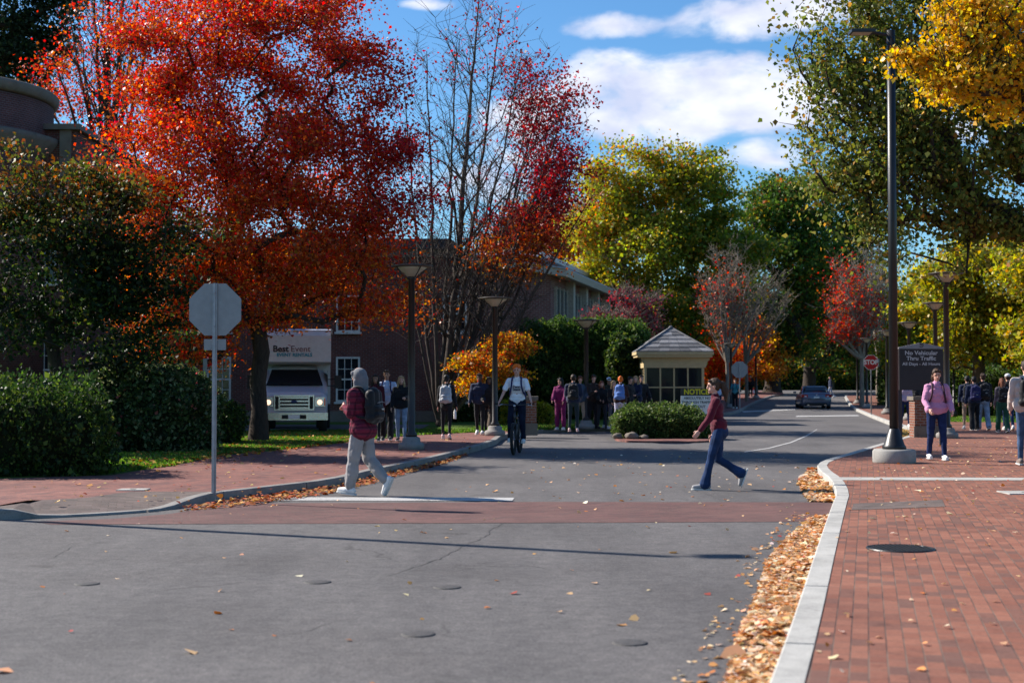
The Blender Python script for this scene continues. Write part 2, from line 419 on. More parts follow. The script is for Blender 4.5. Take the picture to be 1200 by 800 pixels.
def mat_leaf(name, trans=.42, rough=.45, spec=.4):
    M = Mat(name, rough, spec=spec)
    a = M.N.new('ShaderNodeAttribute'); a.attribute_name = 'leaf_colour'
    M.color(a.outputs['Color'])
    tr = M.N.new('ShaderNodeBsdfTranslucent'); mx = M.N.new('ShaderNodeMixShader'); mx.inputs[0].default_value = trans
    hs = M.N.new('ShaderNodeHueSaturation'); hs.inputs['Saturation'].default_value = 1.1; hs.inputs['Value'].default_value = 1.38
    M.link(a.outputs['Color'], hs.inputs['Color']); M.link(hs.outputs[0], tr.inputs[0])
    M.link(M.b.outputs[0], mx.inputs[1]); M.link(tr.outputs[0], mx.inputs[2]); M.link(mx.outputs[0], M.out.inputs[0])
    return M.m
LEAF = mat_leaf('autumn_leaf', .52, .42, .32); LEAF_G = mat_leaf('glossy_leaf', .40, .5, .18); LEAF_D = mat_leaf('fallen_leaf', .15, .7, .2)

# ------------------------------------------------------------------ vegetation builders
LEAF_SHAPES = {
  'oval': np.array([(0,0,0),(.32,.35,.06),(.0,1,-.08),(-.32,.35,.06)]),
  'hex': np.array([(0,0,.0),(.34,.25,.10),(.30,.65,.02),(0,1,-.12),(-.30,.65,.06),(-.34,.25,.0)]),
}
def leaves_mesh(name, cen, size, rng, colors, mat, parent=None, shape='oval', droop=.3, up=None, flat=False):
    """one mesh of many small leaves; cen (n,3), size (n,), colours (n,3)"""
    n = len(cen); S = LEAF_SHAPES[shape]; k = len(S)
    d = rng.normal(size=(n, 3)); d[:, 2] -= droop
    if flat: d[:, 2] *= .15
    d /= np.linalg.norm(d, axis=1)[:, None]
    a = rng.normal(size=(n, 3))
    if up is not None: a = a*up[1] + np.array(up[0])
    w = np.cross(d, a); w /= (np.linalg.norm(w, axis=1)[:, None]+1e-9); nn = np.cross(w, d)
    V = cen[:, None, :] + size[:, None, None]*(S[None, :, 0:1]*w[:, None, :]*1.25 + (S[None, :, 1:2]-.5)*d[:, None, :] + S[None, :, 2:3]*nn[:, None, :])
    V = V.reshape(-1, 3)
    me = bpy.data.meshes.new(name)
    me.vertices.add(n*k); me.vertices.foreach_set('co', V.astype(np.float32).ravel())
    me.loops.add(n*k); me.loops.foreach_set('vertex_index', np.arange(n*k, dtype=np.int32))
    me.polygons.add(n); me.polygons.foreach_set('loop_start', np.arange(n, dtype=np.int32)*k)
    me.update(calc_edges=True)
    at = me.color_attributes.new('leaf_colour', 'FLOAT_COLOR', 'POINT')
    C = np.ones((n*k, 4), np.float32); C[:, :3] = np.repeat(colors, k, axis=0)
    at.data.foreach_set('color', C.ravel())
    return link(name, me, mat, parent)
def chains_mesh(name, chains, mat, parent=None):
    """chains: list of (points (m,3), radii (m,), sides)"""
    V = []; Fc = []; off = 0
    for pts, rad, seg in chains:
        pts = np.asarray(pts, float); rad = np.asarray(rad, float); m = len(pts)
        if m < 2: continue
        t = np.gradient(pts, axis=0); t /= (np.linalg.norm(t, axis=1)[:, None]+1e-9)
        ref = np.array([1., .3, .1]) if abs(t[0, 2]) > .8 else np.array([0., 0., 1.])
        x = np.cross(t, ref); x /= (np.linalg.norm(x, axis=1)[:, None]+1e-9); y = np.cross(x, t)
        th = np.arange(seg)*2*math.pi/seg
        R = pts[:, None, :] + rad[:, None, None]*(np.cos(th)[None, :, None]*x[:, None, :] + np.sin(th)[None, :, None]*y[:, None, :])
        V.append(R.reshape(-1, 3))
        i = np.arange(m-1)[:, None]*seg; k = np.arange(seg)[None, :]; k2 = (k+1) % seg
        q = np.stack([i+k, i+k2, i+seg+k2, i+seg+k], -1).reshape(-1, 4)+off
        Fc.append(q); off += m*seg
    V = np.concatenate(V); Fc = np.concatenate(Fc)
    me = bpy.data.meshes.new(name); nf = len(Fc)
    me.vertices.add(len(V)); me.vertices.foreach_set('co', V.astype(np.float32).ravel())
    me.loops.add(nf*4); me.loops.foreach_set('vertex_index', Fc.astype(np.int32).ravel())
    me.polygons.add(nf); me.polygons.foreach_set('loop_start', np.arange(nf, dtype=np.int32)*4)
    me.update(calc_edges=True)
    return link(name, me, mat, parent, True)
def palette(rng, n, cols, jit=.18):
    """pick from [(weight, rgb)], jitter the value and hue a little"""
    w = np.array([c[0] for c in cols], float); w /= w.sum()
    C = np.array([c[1] for c in cols])[rng.choice(len(cols), n, p=w)]
    C = C*np.exp(rng.normal(0, jit, (n, 1)))*np.exp(rng.normal(0, jit*.4, (n, 3)))
    return np.clip(C, .003, .9)
def crown_points(rng, blobs, d, n, base, shell=.55, boughs=9.0, tight=.50):
    """blobs given as (px, py, rx, ry, weight[, depth offset, depth radius]) at distance d -> attractor points gathered in boughs with gaps between them"""
    s = d/F; w = np.array([b[4] if len(b) > 4 else b[2]*b[3] for b in blobs], float); w /= w.sum()
    K = max(len(blobs), int(n/boughs)); cen = []
    vol = sum(4.2*b[2]*b[3]*(b[6]/s if len(b) > 6 else b[2]*.85) for b in blobs)*s**3*.6
    R = (vol/K*.24)**(1/3.)
    for k in range(K):
        b = blobs[k % len(blobs)] if k < len(blobs) else blobs[rng.choice(len(blobs), p=w)]
        dy = b[5] if len(b) > 5 else 0; ry = b[6] if len(b) > 6 else b[2]*s*.85; c = P(b[0], b[1], d+dy); bestq = None; bd = -1
        for _ in range(7):      # keep the boughs apart
            v = rng.normal(size=3); v /= np.linalg.norm(v); r = rng.uniform(shell**3, 1.2)**(1/3.)
            q = np.array([c.x+v[0]*b[2]*s*r, c.y+v[1]*ry*r, c.z+v[2]*b[3]*s*r])
            dd = min((np.linalg.norm(q-o) for o in cen), default=9)
            if dd > bd: bd = dd; bestq = q
        cen.append(bestq)
    cen = np.array(cen); out = []
    size = R*np.exp(rng.normal(0, .35, K))*1.25
    for i in range(n):
        k = rng.integers(0, K); v = rng.normal(size=3)*tight; v[2] *= .62
        out.append(cen[k]+v*size[k])
    return np.array(out)
def grow(rng, base, top, r0, att, step=.7, kup=.9, trunk_pts=None, fork=.5):
    """skeleton joining the trunk to every attractor: nodes, parents, and the tip index of each attractor"""
    base = np.array(base); top = np.array(top)
    if trunk_pts is None:
        m = max(4, int(np.linalg.norm(top-base)/step)+1)
        tp = [base+(top-base)*i/(m-1)+np.array([rng.normal(0, .06), rng.normal(0, .06), 0])*(0 < i) for i in range(m)]
    else: tp = [np.array(p) for p in trunk_pts]
    nodes = list(tp); par = [-1]+list(range(len(tp)-1)); ntr = len(tp)
    minh = base[2]+(top[2]-base[2])*fork if trunk_pts is None else -1e9
    order = np.argsort(np.linalg.norm(att-top, axis=1)*.85+np.linalg.norm(att-base, axis=1)*.15)
    tips = np.zeros(len(att), int)
    cap = len(att)*14+len(nodes)+10
    A = np.zeros((cap, 3)); A[:len(nodes)] = nodes; cnt = len(nodes)
    ok = np.zeros(cap, bool); ok[:cnt] = A[:cnt, 2] >= minh; ok[ntr-1] = True
    pa = np.full(cap, -1); pa[:cnt] = par
    for ai in order:
        p = att[ai]; dv = p-A[:cnt]; D = np.linalg.norm(dv, axis=1)
        pen = D*(1+kup*np.clip(-dv[:, 2]/(D+1e-6)+.25, 0, 2)); pen[~ok[:cnt]] += 1e6
        j = int(np.argmin(pen)); L = D[j]; k = max(1, int(L/step)); prev = j; a0 = A[j].copy()
        bow = rng.normal(0, .06*L, 3); bow[2] -= .05*L
        for q in range(1, k+1):
            t = q/k; pt = a0+(p-a0)*t+bow*math.sin(math.pi*t)*(1 if q < k else 0)
            if cnt >= cap: break
            A[cnt] = pt; pa[cnt] = prev; ok[cnt] = True; prev = cnt; cnt += 1
        tips[ai] = prev
    return A[:cnt], pa[:cnt], tips, ntr
def skeleton_chains(A, pa, tips, r0, expo=.5, rmin=.012, ntr=0):
    n = len(A); load = np.zeros(n)
    for t in tips: load[t] += 1
    for i in range(n-1, 0, -1):
        if pa[i] >= 0: load[pa[i]] += load[i]
    load = np.maximum(load, .3); rad = np.maximum(rmin, r0*(load/load[0])**expo)
    kids = [[] for _ in range(n)]
    for i in range(n):
        if pa[i] >= 0: kids[pa[i]].append(i)
    chains = []; stack = [(0, -1)]
    while stack:
        s, p = stack.pop(); idx = ([p] if p >= 0 else [])+[s]; cur = s
        while kids[cur]:
            ks = sorted(kids[cur], key=lambda k: -load[k]); 
            for o in ks[1:]: stack.append((o, cur))
            cur = ks[0]; idx.append(cur)
        pts = A[idx]; r = rad[idx].copy()
        if p >= 0: r[0] = min(r[0], r[1]*1.25)
        r[-1] *= .4
        seg = 12 if r[0] > .15 else (7 if r[0] > .05 else 4)
        chains.append((pts, r, seg))
    return chains
def flare(chains, r0):
    pts, r, seg = chains[0]
    if len(r) > 1: r[0] *= 1.35
def tree(label, base, d, trunk_top_px, r0, blobs, nclump, per, leaf, cols, seed, spread=.45, bark=None, mat=None, name='tree', cat='tree',
         group=None, shell=.5, colfn=None, flatten=.6, step=.7, shape='oval', twig=0, keep=None, expo=.5, droop=.3, kup=.9, tight=.5, boughs=9., fork=.5, attkeep=None):
    rng = np.random.default_rng(seed)
    root = empty(name, base, 0, label, cat, group)
    top = P(trunk_top_px[0], trunk_top_px[1], d)
    att = crown_points(rng, blobs, d, nclump, base, shell, boughs, tight)
    if attkeep is not None: att = att[attkeep(att)]
    A, pa, tips, ntr = grow(rng, base, top, r0, att, step, kup, None, fork)
    b = np.array(base)
    ch = skeleton_chains(A-b, pa, tips, r0, expo=expo, rmin=max(.008, d*.00018)); flare(ch, r0)
    if twig:
        for t in tips:
            for _ in range(twig):
                v = rng.normal(size=3)*spread; v[2] = abs(v[2])+.1
                ch.append((np.array([A[t]-b, A[t]-b+v*.5+rng.normal(0, .03, 3), A[t]-b+v]), np.array([.012, .009, .004])*max(1, d/60), 3))
    chains_mesh('trunk', ch, bark or BARK, root)
    # leaves gathered in flat sprays round the tips
    ci = np.repeat(np.arange(len(att)), per)
    rr = rng.normal(size=(len(ci), 3))*spread*(.6+.8*rng.random(len(att)))[ci][:, None]; rr[:, 2] *= flatten
    # each spray is drawn towards its branch
    pb = A[np.maximum(pa[tips], 0)]; back = (pb-att)[ci]*rng.random((len(ci), 1))*.9
    cen = att[ci]+rr+back
    if keep is not None:
        k = keep(rng, cen); cen = cen[k]; ci = ci[k]
    colr = colfn(rng, cen, ci) if colfn else palette(rng, len(cen), cols)
    tint = np.exp(rng.normal(0, .14, len(att)))[ci][:, None]
    sz = leaf*np.exp(np.clip(rng.normal(0, .34, len(cen)), -.9, .5))
    leaves_mesh('crown', cen-b, sz, rng, np.clip(colr*tint, .003, .9), mat or LEAF, root, shape, droop)
    return root
def lumpy(rng_seed, verts, amp, sc):
    out = []
    for v in verts:
        n = mnoise.noise(Vector(v)*sc+Vector((rng_seed*3.1, 0, 0)))
        out.append(n*amp)
    return out
def hedge(label, outline, z0, hgt, cols, seed, n, leaf, name='hedge', cat='hedge', group=None, amp=.18, mat=None, shape='oval', upright=False, round_top=.25, inner=(.012,.02,.008), groundz=None, loc=None):
    """a clipped or loose bank of leaves standing on a footprint (world xy polygon)"""
    rng = np.random.default_rng(seed)
    cx = sum(p[0] for p in outline)/len(outline); cy = sum(p[1] for p in outline)/len(outline)
    root = empty(name, (cx, cy, z0), 0, label, cat, group)
    pts = [Vector((p[0]-cx, p[1]-cy, 0)) for p in outline]; pts.append(pts[0])
    ring = resample(pts, .35)[:-1]; m = len(ring)
    levels = [(0, .9), (.15, .97), (.4, 1), (.7, .98), (1-round_top*.5, .9), (.97, .66), (1.0, .3)]
    bm = BM(); R = []
    for lv, sc in levels:
        row = []
        for i, p in enumerate(ring):
            q = p*sc if max(abs(x.x) for x in ring) < 3 else p-(p.normalized()*(1-sc)*1.0)
            nn = mnoise.noise(Vector((p.x*.9+seed, p.y*.9, lv*hgt*1.2)))
            q = q+p.normalized()*nn*amp
            zz = lv*hgt*(1+.12*mnoise.noise(Vector((p.x*.7, p.y*.7, seed*1.7)))) if lv > .5 else lv*hgt
            row.append(bm.verts.new((q.x, q.y, zz)))
        R.append(row)
    for a, b in zip(R, R[1:]):
        for k in range(m): bm.faces.new((a[k], a[(k+1)%m], b[(k+1)%m], b[k]))
    bm.faces.new(R[-1])
    bmesh.ops.recalc_face_normals(bm, faces=bm.faces); bmesh.ops.triangulate(bm, faces=bm.faces)
    tri = np.array([[v.co[:] for v in f.verts] for f in bm.faces]); nor = np.array([f.normal[:] for f in bm.faces])
    area = np.array([f.calc_area() for f in bm.faces])
    for v in bm.verts: v.co *= .93; v.co.z -= .03
    bm_obj('branches', bm, INNER, root)  # solid dark core behind the leaves, inner shade painted in its colour
    pk = rng.choice(len(tri), n, p=area/area.sum()); u = rng.random((n, 2)); fl = u.sum(1) > 1; u[fl] = 1-u[fl]
    cen = tri[pk, 0]+(tri[pk, 1]-tri[pk, 0])*u[:, :1]+(tri[pk, 2]-tri[pk, 0])*u[:, 1:]
    lump = np.array([mnoise.noise(Vector(c)*2.2+Vector((seed, 0, 0))) for c in cen])
    cen = cen+nor[pk]*(rng.normal(0, .05, n)+lump*amp*.8)[:, None]+rng.normal(0, .03, (n, 3)); cen[:, 2] = np.maximum(cen[:, 2], .01)
    if upright: cen[:, 2] += rng.random(n)**3*.42*np.clip(cen[:, 2]/hgt*2-1, .1, 1)
    colr = palette(rng, n, cols); sz = leaf*np.exp(rng.normal(0, .25, n))
    leaves_mesh('foliage', cen, sz, rng, colr, mat or LEAF_G, root, shape, -1.6 if upright else -.2)
    return root
INNER = simple('painted_inner_shade', (.016,.022,.010), .95, .4, 6, spec=.05)  # near-black: the shade inside hedges and woods is put into this colour
# ------------------------------------------------------------------ the ground
def G2(pts, z=0.0): return [g(x, y, z) for x, y in pts]
KH = .13
me_o = mesh_obj('ground', [(-1500,-300,-.05),(1500,-300,-.05),(1500,86,-.05),(-1500,86,-.05)], [(0,1,2,3)], GRASS); tag(me_o, kind='structure')
sheet('terrain', [(-1500,86),(1500,86),(1500,1800),(-1500,1800)], -.05, GRASS)
# asphalt: the crossing in front and the road running away
right_edge = [(-3.4,-12,0),(-1.1,-2,0)]+[tuple(p) for p in G2([(912,800),(935,730),(958,655),(975,603),(981,588),(974,570),(960,559),(957,551),(972,544),(1000,536),(1020,529),(1044,522),(1066,515),(1074,511),(1070,506),(1042,498),(1020,489),(1002,481),(994,474),(990,467),(990,461.5)])]
left_edge = [tuple(p) for p in G2([(-260,616),(0,609),(60,607),(120,604),(190,599),(245,589),(310,581),(392,571),(440,558),(500,545),(555,530),(582,520.5)])]
left_back = [tuple(p) for p in G2([(582,520.5),(588,515),(610,510),(654,506.2),(725,505),(765,504)])]
far_left = [tuple(p) for p in G2([(700,490),(800,488),(836,487),(858,486),(866,483.5),(878,476),(893,469),(908,464),(922,460.5)])]
road = [(-60,-12,0)]+[right_edge[0]]+right_edge[1:]+[tuple(g(1300,459.4)), tuple(g(1300,457.2)), tuple(g(560,457.2)), tuple(g(560,460)), tuple(g(922,460.5))]+far_left[::-1][1:]+[tuple(g(640,491)), tuple(g(560,500)), tuple(g(560,512)), tuple(g(-400,618)), (-60,16,0)]
sheet('road', road, 0, ASPHALT)
sr = smooth_line([(p[0], p[1], 0) for p in right_edge], 1); slf = smooth_line([(p[0], p[1], 0) for p in left_edge], 1)
slb = smooth_line([(p[0], p[1], 0) for p in left_back], 1); sfl = smooth_line([(p[0], p[1], 0) for p in far_left], 1)
kerb('right_kerb', sr, .17, KH, CONC, side=-1)
def ramp_w(p):      # 1 = full kerb, 0 = dropped kerb at the pedestrian ramp
    px = 600+F*p.x/max(p.y, 1); return max(1-sstep((px-5)/55), sstep((px-185)/70))
slf = resample(slf, .3)
kerb('left_kerb', slf, .16, lambda p: .03+(KH-.03)*ramp_w(p), CONC_L, side=1)
kerb('back_kerb', slb, .16, KH, CONC_L, side=1)
kerb('far_left_kerb', sfl, .16, KH, CONC_L, side=1)
def inset(pts, w, side):
    out = []
    for i in range(len(pts)):
        t = (pts[min(i+1, len(pts)-1)]-pts[max(i-1, 0)]).normalized(); out.append(pts[i]+Vector((-t.y, t.x, 0))*side*w)
    return out
# brick walks, raised by the kerb height
ri = inset(sr, .165, -1)
walk_r = [tuple(p) for p in ri]+[tuple(g(1048,461.5)), tuple(g(1075,470,KH)), tuple(g(1105,482,KH)), tuple(g(1113,494,KH)), tuple(g(1700,498,KH)), (60,20,0), (40,-12,0)]
sheet('right_sidewalk', walk_r, KH-.006, PAVE_R)
li = inset(slf, .155, 1); lb = inset(slb, .155, 1)
lawn_front = [(-260,570),(0,560),(130,556),(200,545),(260,532),(350,524),(406,517),(480,509),(560,505.5),(640,502),(760,500.5)]
li_in = [p+(q-p).normalized()*(1.1*min(1, (1-ramp_w(p))*6)) for p, q in zip(li, inset(slf, 1.5, 1))]
V = []; Fc = []
for i, (p, q) in enumerate(zip(li, li_in)):
    V += [(p.x, p.y, .024+(KH-.03)*ramp_w(p)), (q.x, q.y, KH-.006)]
    if i and (q-p).length+(li_in[i-1]-li[i-1]).length > .01: Fc.append((2*i-2, 2*i, 2*i+1, 2*i-1))
tag(mesh_obj('pedestrian_ramp', V, Fc, PAVE_G), kind='structure')
walk_l = [tuple(p) for p in li_in]+[tuple(p) for p in lb[1:]]+[tuple(g(x,y,KH)) for x, y in lawn_front[::-1]]
sheet('left_sidewalk', walk_l, KH-.006, PAVE_L)
fi = inset(sfl, .155, 1)
sheet('far_left_sidewalk', [tuple(p) for p in fi]+[tuple(g(905,459.5)), tuple(g(840,466,KH)), tuple(g(800,474,KH)), tuple(g(700,484,KH))], KH-.006, PAVE_L)
lawn = [tuple(g(x,y,KH)) for x, y in lawn_front]+[(40,56,0),(12,86,0),(-80,86,0),(-80,30,0)]
sheet('left_lawn', [tuple(g(x,y,KH)) for x, y in lawn_front]+[(5.2,62,0),(4,85,0),(-60,85,0),(-60,30,0)], KH-.012, GRASS)
sheet('right_lawn', [tuple(g(x,y,KH)) for x, y in ((1113,494),(1105,482),(1140,474),(1260,474))]+[(60,60,0),(60,45,0),tuple(g(1700,498,KH))], KH-.002, GRASS)
# driveway the truck stands on
sheet('driveway', [(-11.2,40.4),(-3.0,40.4),(-3.0,52),(-11.2,52)], KH-.004, ASPHALT)
# flush brick crossing with stone edges, painted bars
band = G2([(40,611),(130,608),(200,602),(262,592),(330,589.5),(640,588),(960,588.5),(980,590),(976,600),(968,611),(640,612.5),(330,613.5),(60,614.5)])
sheet('crossing_band', [tuple(p) for p in band], .004, PAVE_X)
def stripe(pts, z=.006, name='road_marking'): sheet(name, [tuple(p) for p in G2(pts)], z, PAINT)
stripe([(322,582.6),(603,583.2),(600,587.2),(326,586.4)])
stripe([(868,481.6),(932,479),(932,480.1),(872,483)])
stripe([(934,487.0),(1005,486.2),(1007,487.4),(932,488.3)])
stripe([(872,529.2),(900,524.8),(926,518),(944,510.5),(957,503),(958,503.1),(946,510.9),(928,518.6),(902,525.4),(873,529.9)])
sheet('concrete_band', [tuple(g(x,y,KH)) for x, y in ((979,558.6),(1300,559.5),(1300,562.3),(981,562))], KH-.002, CONC)
sheet('tactile_strip', [tuple(g(x,y,KH)) for x, y in ((1000,589.5),(1104,585),(1108,593),(998,597))], KH-.002, PAVE_G)
# planted island in the middle of the road
isl = [tuple(p) for p in G2([(722,512),(719,517.5),(760,519),(836,519),(848,512),(848,500),(838,494),(750,493)])]
isl_s = smooth_line([(p[0], p[1], 0) for p in isl+[isl[0]]], 2)
sheet('island', [tuple(p) for p in isl_s[:-1]], .05, PAVE_L, thick=.05)
KX = 6.48; KY = 58.0      # centre of the booth

# ------------------------------------------------------------------ small iron covers
IRON = simple('worn_iron', (.075,.07,.067), .65, .3, 40, bump=.4)
def cover(label, px, py, rad, mat=IRON, z=0.0, grate=False, name='utility_cover', square=False):
    c = g(px, py, z); root = empty(name, (c.x, c.y, z), 0, label, 'cover' if not grate else 'drain grate')
    if square:
        bm = BM(); box(bm, -rad, rad, -rad*.8, rad*.8, -.02, .008); bm_obj('lid', bm, mat, root)
        bm = BM(); box(bm, -rad*.2, rad*.2, -.02, .02, .008, .012); bm_obj('handle_slot', bm, BLACKMET, root); return root
    bm = BM(); lathe(bm, [(rad, -.03), (rad, .006), (rad*.93, .008), (rad*.93, .002), (rad*.9, .0), (0, .0)] if grate else [(rad, -.03), (rad, .005), (rad*.9, .008), (0, .007)], 28)
    bm_obj('rim', bm, BLACKMET if grate else mat, root, True)
    if grate:
        bm = BM()
        for i in range(-6, 7):
            x = i*rad*.14; h = math.sqrt(max(0, (rad*.92)**2-x*x)); box(bm, x-.012, x+.012, -h, h, .001, .007)
        bm_obj('bars', bm, BLACKMET, root)
        bm = BM(); lathe(bm, [(rad*.915, .0007), (0, .0007)], 24); bm_obj('drain_shade_disc', bm, simple('painted_drain_shade', (.004,.004,.004), .9), root)  # flat black disc: shade below the bars is put into its colour
    return root
cover('round black drain grate let into the brick sidewalk at the right', 1055, 642, .30, z=KH, grate=True, name='drain_grate')
cover('pale rectangular utility lid in the bricks at the right edge', 1203, 577, .32, mat=CONC, z=KH, square=True)
cover('pale square lid set in the left brick sidewalk by the hedge', 156, 573.5, .2, mat=CONC, z=KH, square=True)
for px, py, r, lb_ in ((102,684,.10,'small round iron cover at the far left of the foreground asphalt'), (372,682,.11,'small iron cover in the asphalt below the hooded walker'),
                   (490,743,.11,'iron valve cover nearest the bottom of the picture, left of centre'), (524,688,.11,'rusty iron cover in the middle of the foreground asphalt'),
                   (738,753,.11,'dark iron valve cover near the bottom, left of the leaf pile')):
    cover(lb_, px, py, r)

# cracks and sealed joints in the asphalt
def crack(pts, w, seed, mat):
    rg = random.Random(seed); P_ = [Vector(p) for p in G2(pts)]; L_ = resample(P_, .12); V = []; Fc = []
    off = 0
    for i, p in enumerate(L_):
        t = (L_[min(i+1, len(L_)-1)]-L_[max(i-1, 0)]).normalized(); n = Vector((-t.y, t.x, 0)); off = off*.8+rg.uniform(-.03, .03); ww = w*rg.uniform(.4, 1.2)
        V += [p+n*(off-ww)+Vector((0,0,.003)), p+n*(off+ww)+Vector((0,0,.003))]
        if i: Fc.append((2*i-2, 2*i-1, 2*i+1, 2*i))
    tag(mesh_obj('road_crack', V, Fc, mat), kind='structure')
TAR = simple('crack_tar', (.045,.042,.04), .7, .2)
for k, (pts, w) in enumerate([([(455,675),(520,655),(545,640),(560,632),(592,612)],.0045), ([(160,672),(230,655),(300,640),(360,632)],.003), ([(60,655),(90,640),(140,632)],.003),
    ([(620,560),(700,566),(800,571),(860,590)],.003), ([(330,745),(420,722)],.003), ([(890,640),(930,633),(955,630)],.004)]): crack(pts, w, k, TAR)
# ------------------------------------------------------------------ buildings
def sash_window(parent, x, y, z, w, h, nx=3, ny=4, name='window', frame=.07, shutter=False):
    """white sash window on a wall facing -Y; (x, z) is the lower left corner"""
    bm = BM(); t = frame
    box(bm, x-t, x, y-.06, y+.05, z-t, z+h+t); box(bm, x+w, x+w+t, y-.06, y+.05, z-t, z+h+t)
    box(bm, x, x+w, y-.06, y+.05, z+h, z+h+t); box(bm, x, x+w, y-.06, y+.05, z-t, z)
    box(bm, x, x+w, y-.035, y+.03, z+h*.5-.03, z+h*.5+.03)
    f = bm_obj(name, bm, WHITE, parent)
    bm = BM(); q = .012
    for i in range(1, nx): box(bm, x+w*i/nx-q, x+w*i/nx+q, y-.02, y+.02, z+.001, z+h-.001)
    for j in range(1, ny):
        if j*2 == ny: continue
        box(bm, x+.001, x+w-.001, y-.018, y+.018, z+h*j/ny-q, z+h*j/ny+q)
    bm_obj('muntins', bm, WHITE, f)
    bm = BM(); box(bm, x+.002, x+w-.002, y+.022, y+.03, z+.002, z+h-.002); bm_obj('pane', bm, GLASS, f)
    bm = BM(); box(bm, x-t-.06, x+w+t+.06, y-.12, y+.04, z-t-.08, z-t-.002); bm_obj('sill', bm, WHITE, f)
    return f
# B: the long dark brick hall behind the truck
root = empty('brick_hall', (-9.6,56,0), 0, 'long dark red brick building with white sash windows, behind the box truck', 'building')
bm = BM(); box(bm, -11.5, 7.3, 0, 13, -.2, 6.6); bm_obj('wall', bm, BRICK_DARK, root)
bm = BM(); box(bm, -11.7, 7.5, -.2, 13.2, 6.602, 6.9); box(bm, -11.6, 7.4, -.1, 13.1, 6.901, 7.05); bm_obj('cornice', bm, STONE, root)
bm = BM(); box(bm, -11.52, 7.32, -.05, -.002, -.2, .55); bm_obj('plinth', bm, STONE, root)
s = 56/F
for px in (-30, 112, 257, 408, 533):
    x = (px-600)*s+9.6-.40
    if x < -11: continue
    sash_window(root, x, -.03, .98, .80, 1.62); sash_window(root, x, -.03, 3.72, .80, 1.3)
bm = BM(); prism(bm, [(-11.9,6.9),(7.7,6.9),(7.2,7.3),(-11.4,7.3)], -.4, 13.4); 
bm_obj('roof', bm, simple('slate_roof_dark', (.06,.06,.065), .8), root)
# A: hall with a round bay at the far left
root = empty('brick_tower_hall', (-19.5,50,0), 0, 'tall brick building at the left edge with a curved stone-capped bay', 'building')
bm = BM(); box(bm, -14, 4.1, 0, 14, -.2, 10.55); bm_obj('wall', bm, BRICK_DARK, root)
bm = BM(); box(bm, -14, 4.3, -.25, 14.2, 10.552, 10.75); box(bm, 3.55, 3.95, -.10, -.002, 8.6, 10.55); box(bm, -14, 4.25, -.2, -.002, 8.1, 8.5); bm_obj('stone_trim', bm, STONE, root)
bx, by, br = -1.0, .2, 4.05
bm = BM(); lathe(bm, [(br, -.2), (br, 11.5)], 48, (bx, by, 0)); bm_obj('bay', bm, BRICK_DARK, root, True)
bm = BM(); lathe(bm, [(br+.01, 11.55), (br+.12, 11.6), (br+.2, 11.85), (br+.1, 11.95), (0, 12.0)], 48, (bx, by, 0))
bay2 = bm_obj('bay_cornice', bm, STONE, root, True)
bm = BM(); lathe(bm, [(br+.01, 9.5), (br+.2, 9.75), (br+.42, 10.0), (br+.46, 10.2), (br+.01, 10.32)], 48, (bx, by, 0)); bm_obj('string_course', bm, STONE, root, True)
for i, x in enumerate((1.9,)):
    pass
for z in (1.1, 5.2):
    for x in (2.4,): sash_window(root, x, -.03, z, 1.0, 2.0)
# C: modern flat-roofed brick block with a low-pitched roof edge
root = empty('modern_brick_building', (2.05,75,0), math.radians(-12.5), 'low modern brick building with pale overhanging roof edge and tall side windows', 'building')
cx = 0
bm = BM(); prism(bm, [(-14,-.2),(cx,-.2),(cx,7.35),(-14,9.6)], 0, 34); w = bm_obj('wall', bm, BRICK_MOD, root)
bm = BM(); prism(bm, [(-14.6,9.72),(cx+1.0,7.20),(cx+1.05,7.56),(-14.6,10.1)], -1.0, 35); bm_obj('roof', bm, simple('pale_fascia', (.40,.36,.29), .6, .06), root)
bm = BM(); prism(bm, [(-14.6,10.12),(cx+1.0,7.58),(cx+1.0,7.64),(-14.6,10.18)], -1.1, 35.1); bm_obj('roof_membrane', bm, simple('roof_grey', (.42,.43,.45), .6, .06), root)
bm = BM(); prism(bm, [(-13,8.2),(cx-2.8,7.9),(cx-2.8,9.0),(-13,9.4)], 8, 30); bm_obj('clerestory', bm, BRICK_MOD, root)
bm = BM(); prism(bm, [(-13.5,9.5),(cx-1.9,9.02),(cx-1.9,9.3),(-13.5,9.8)], 7, 31); bm_obj('upper_roof', bm, simple('pale_roof_edge', (.60,.60,.60), .5, .05), root)
bm = BM(); tube(bm, [(cx-4.9,-.05,7.7),(cx-4.9,-.05,0)], .05, 6); bm_obj('downpipe', bm, GALV, root)
for k in range(7):
    y0 = .9+k*4.4
    bm = BM(); box(bm, cx+.002, cx+.10, y0, y0+3.2, 1.0, 6.7); wn = bm_obj('window', bm, mat_glass('teal_glass', (.03,.055,.07), .12) if k == 0 else bpy.data.materials['teal_glass'], root)
    bm = BM()
    for yy in (y0-.06, y0+1.0, y0+2.1, y0+3.14): box(bm, cx+.004, cx+.17, yy, yy+.12, .9, 6.82)
    box(bm, cx+.104, cx+.15, y0+.07, y0+3.13, 3.7, 3.85)
    bm_obj('mullions', bm, simple('pale_frame', (.38,.35,.29), .6) if k == 0 else bpy.data.materials['pale_frame'], wn)
    bm = BM(); box(bm, cx+.003, cx+.45, y0+3.45, y0+4.05, -.1, 7.3); bm_obj('pier', bm, bpy.data.materials['pale_frame'], root)

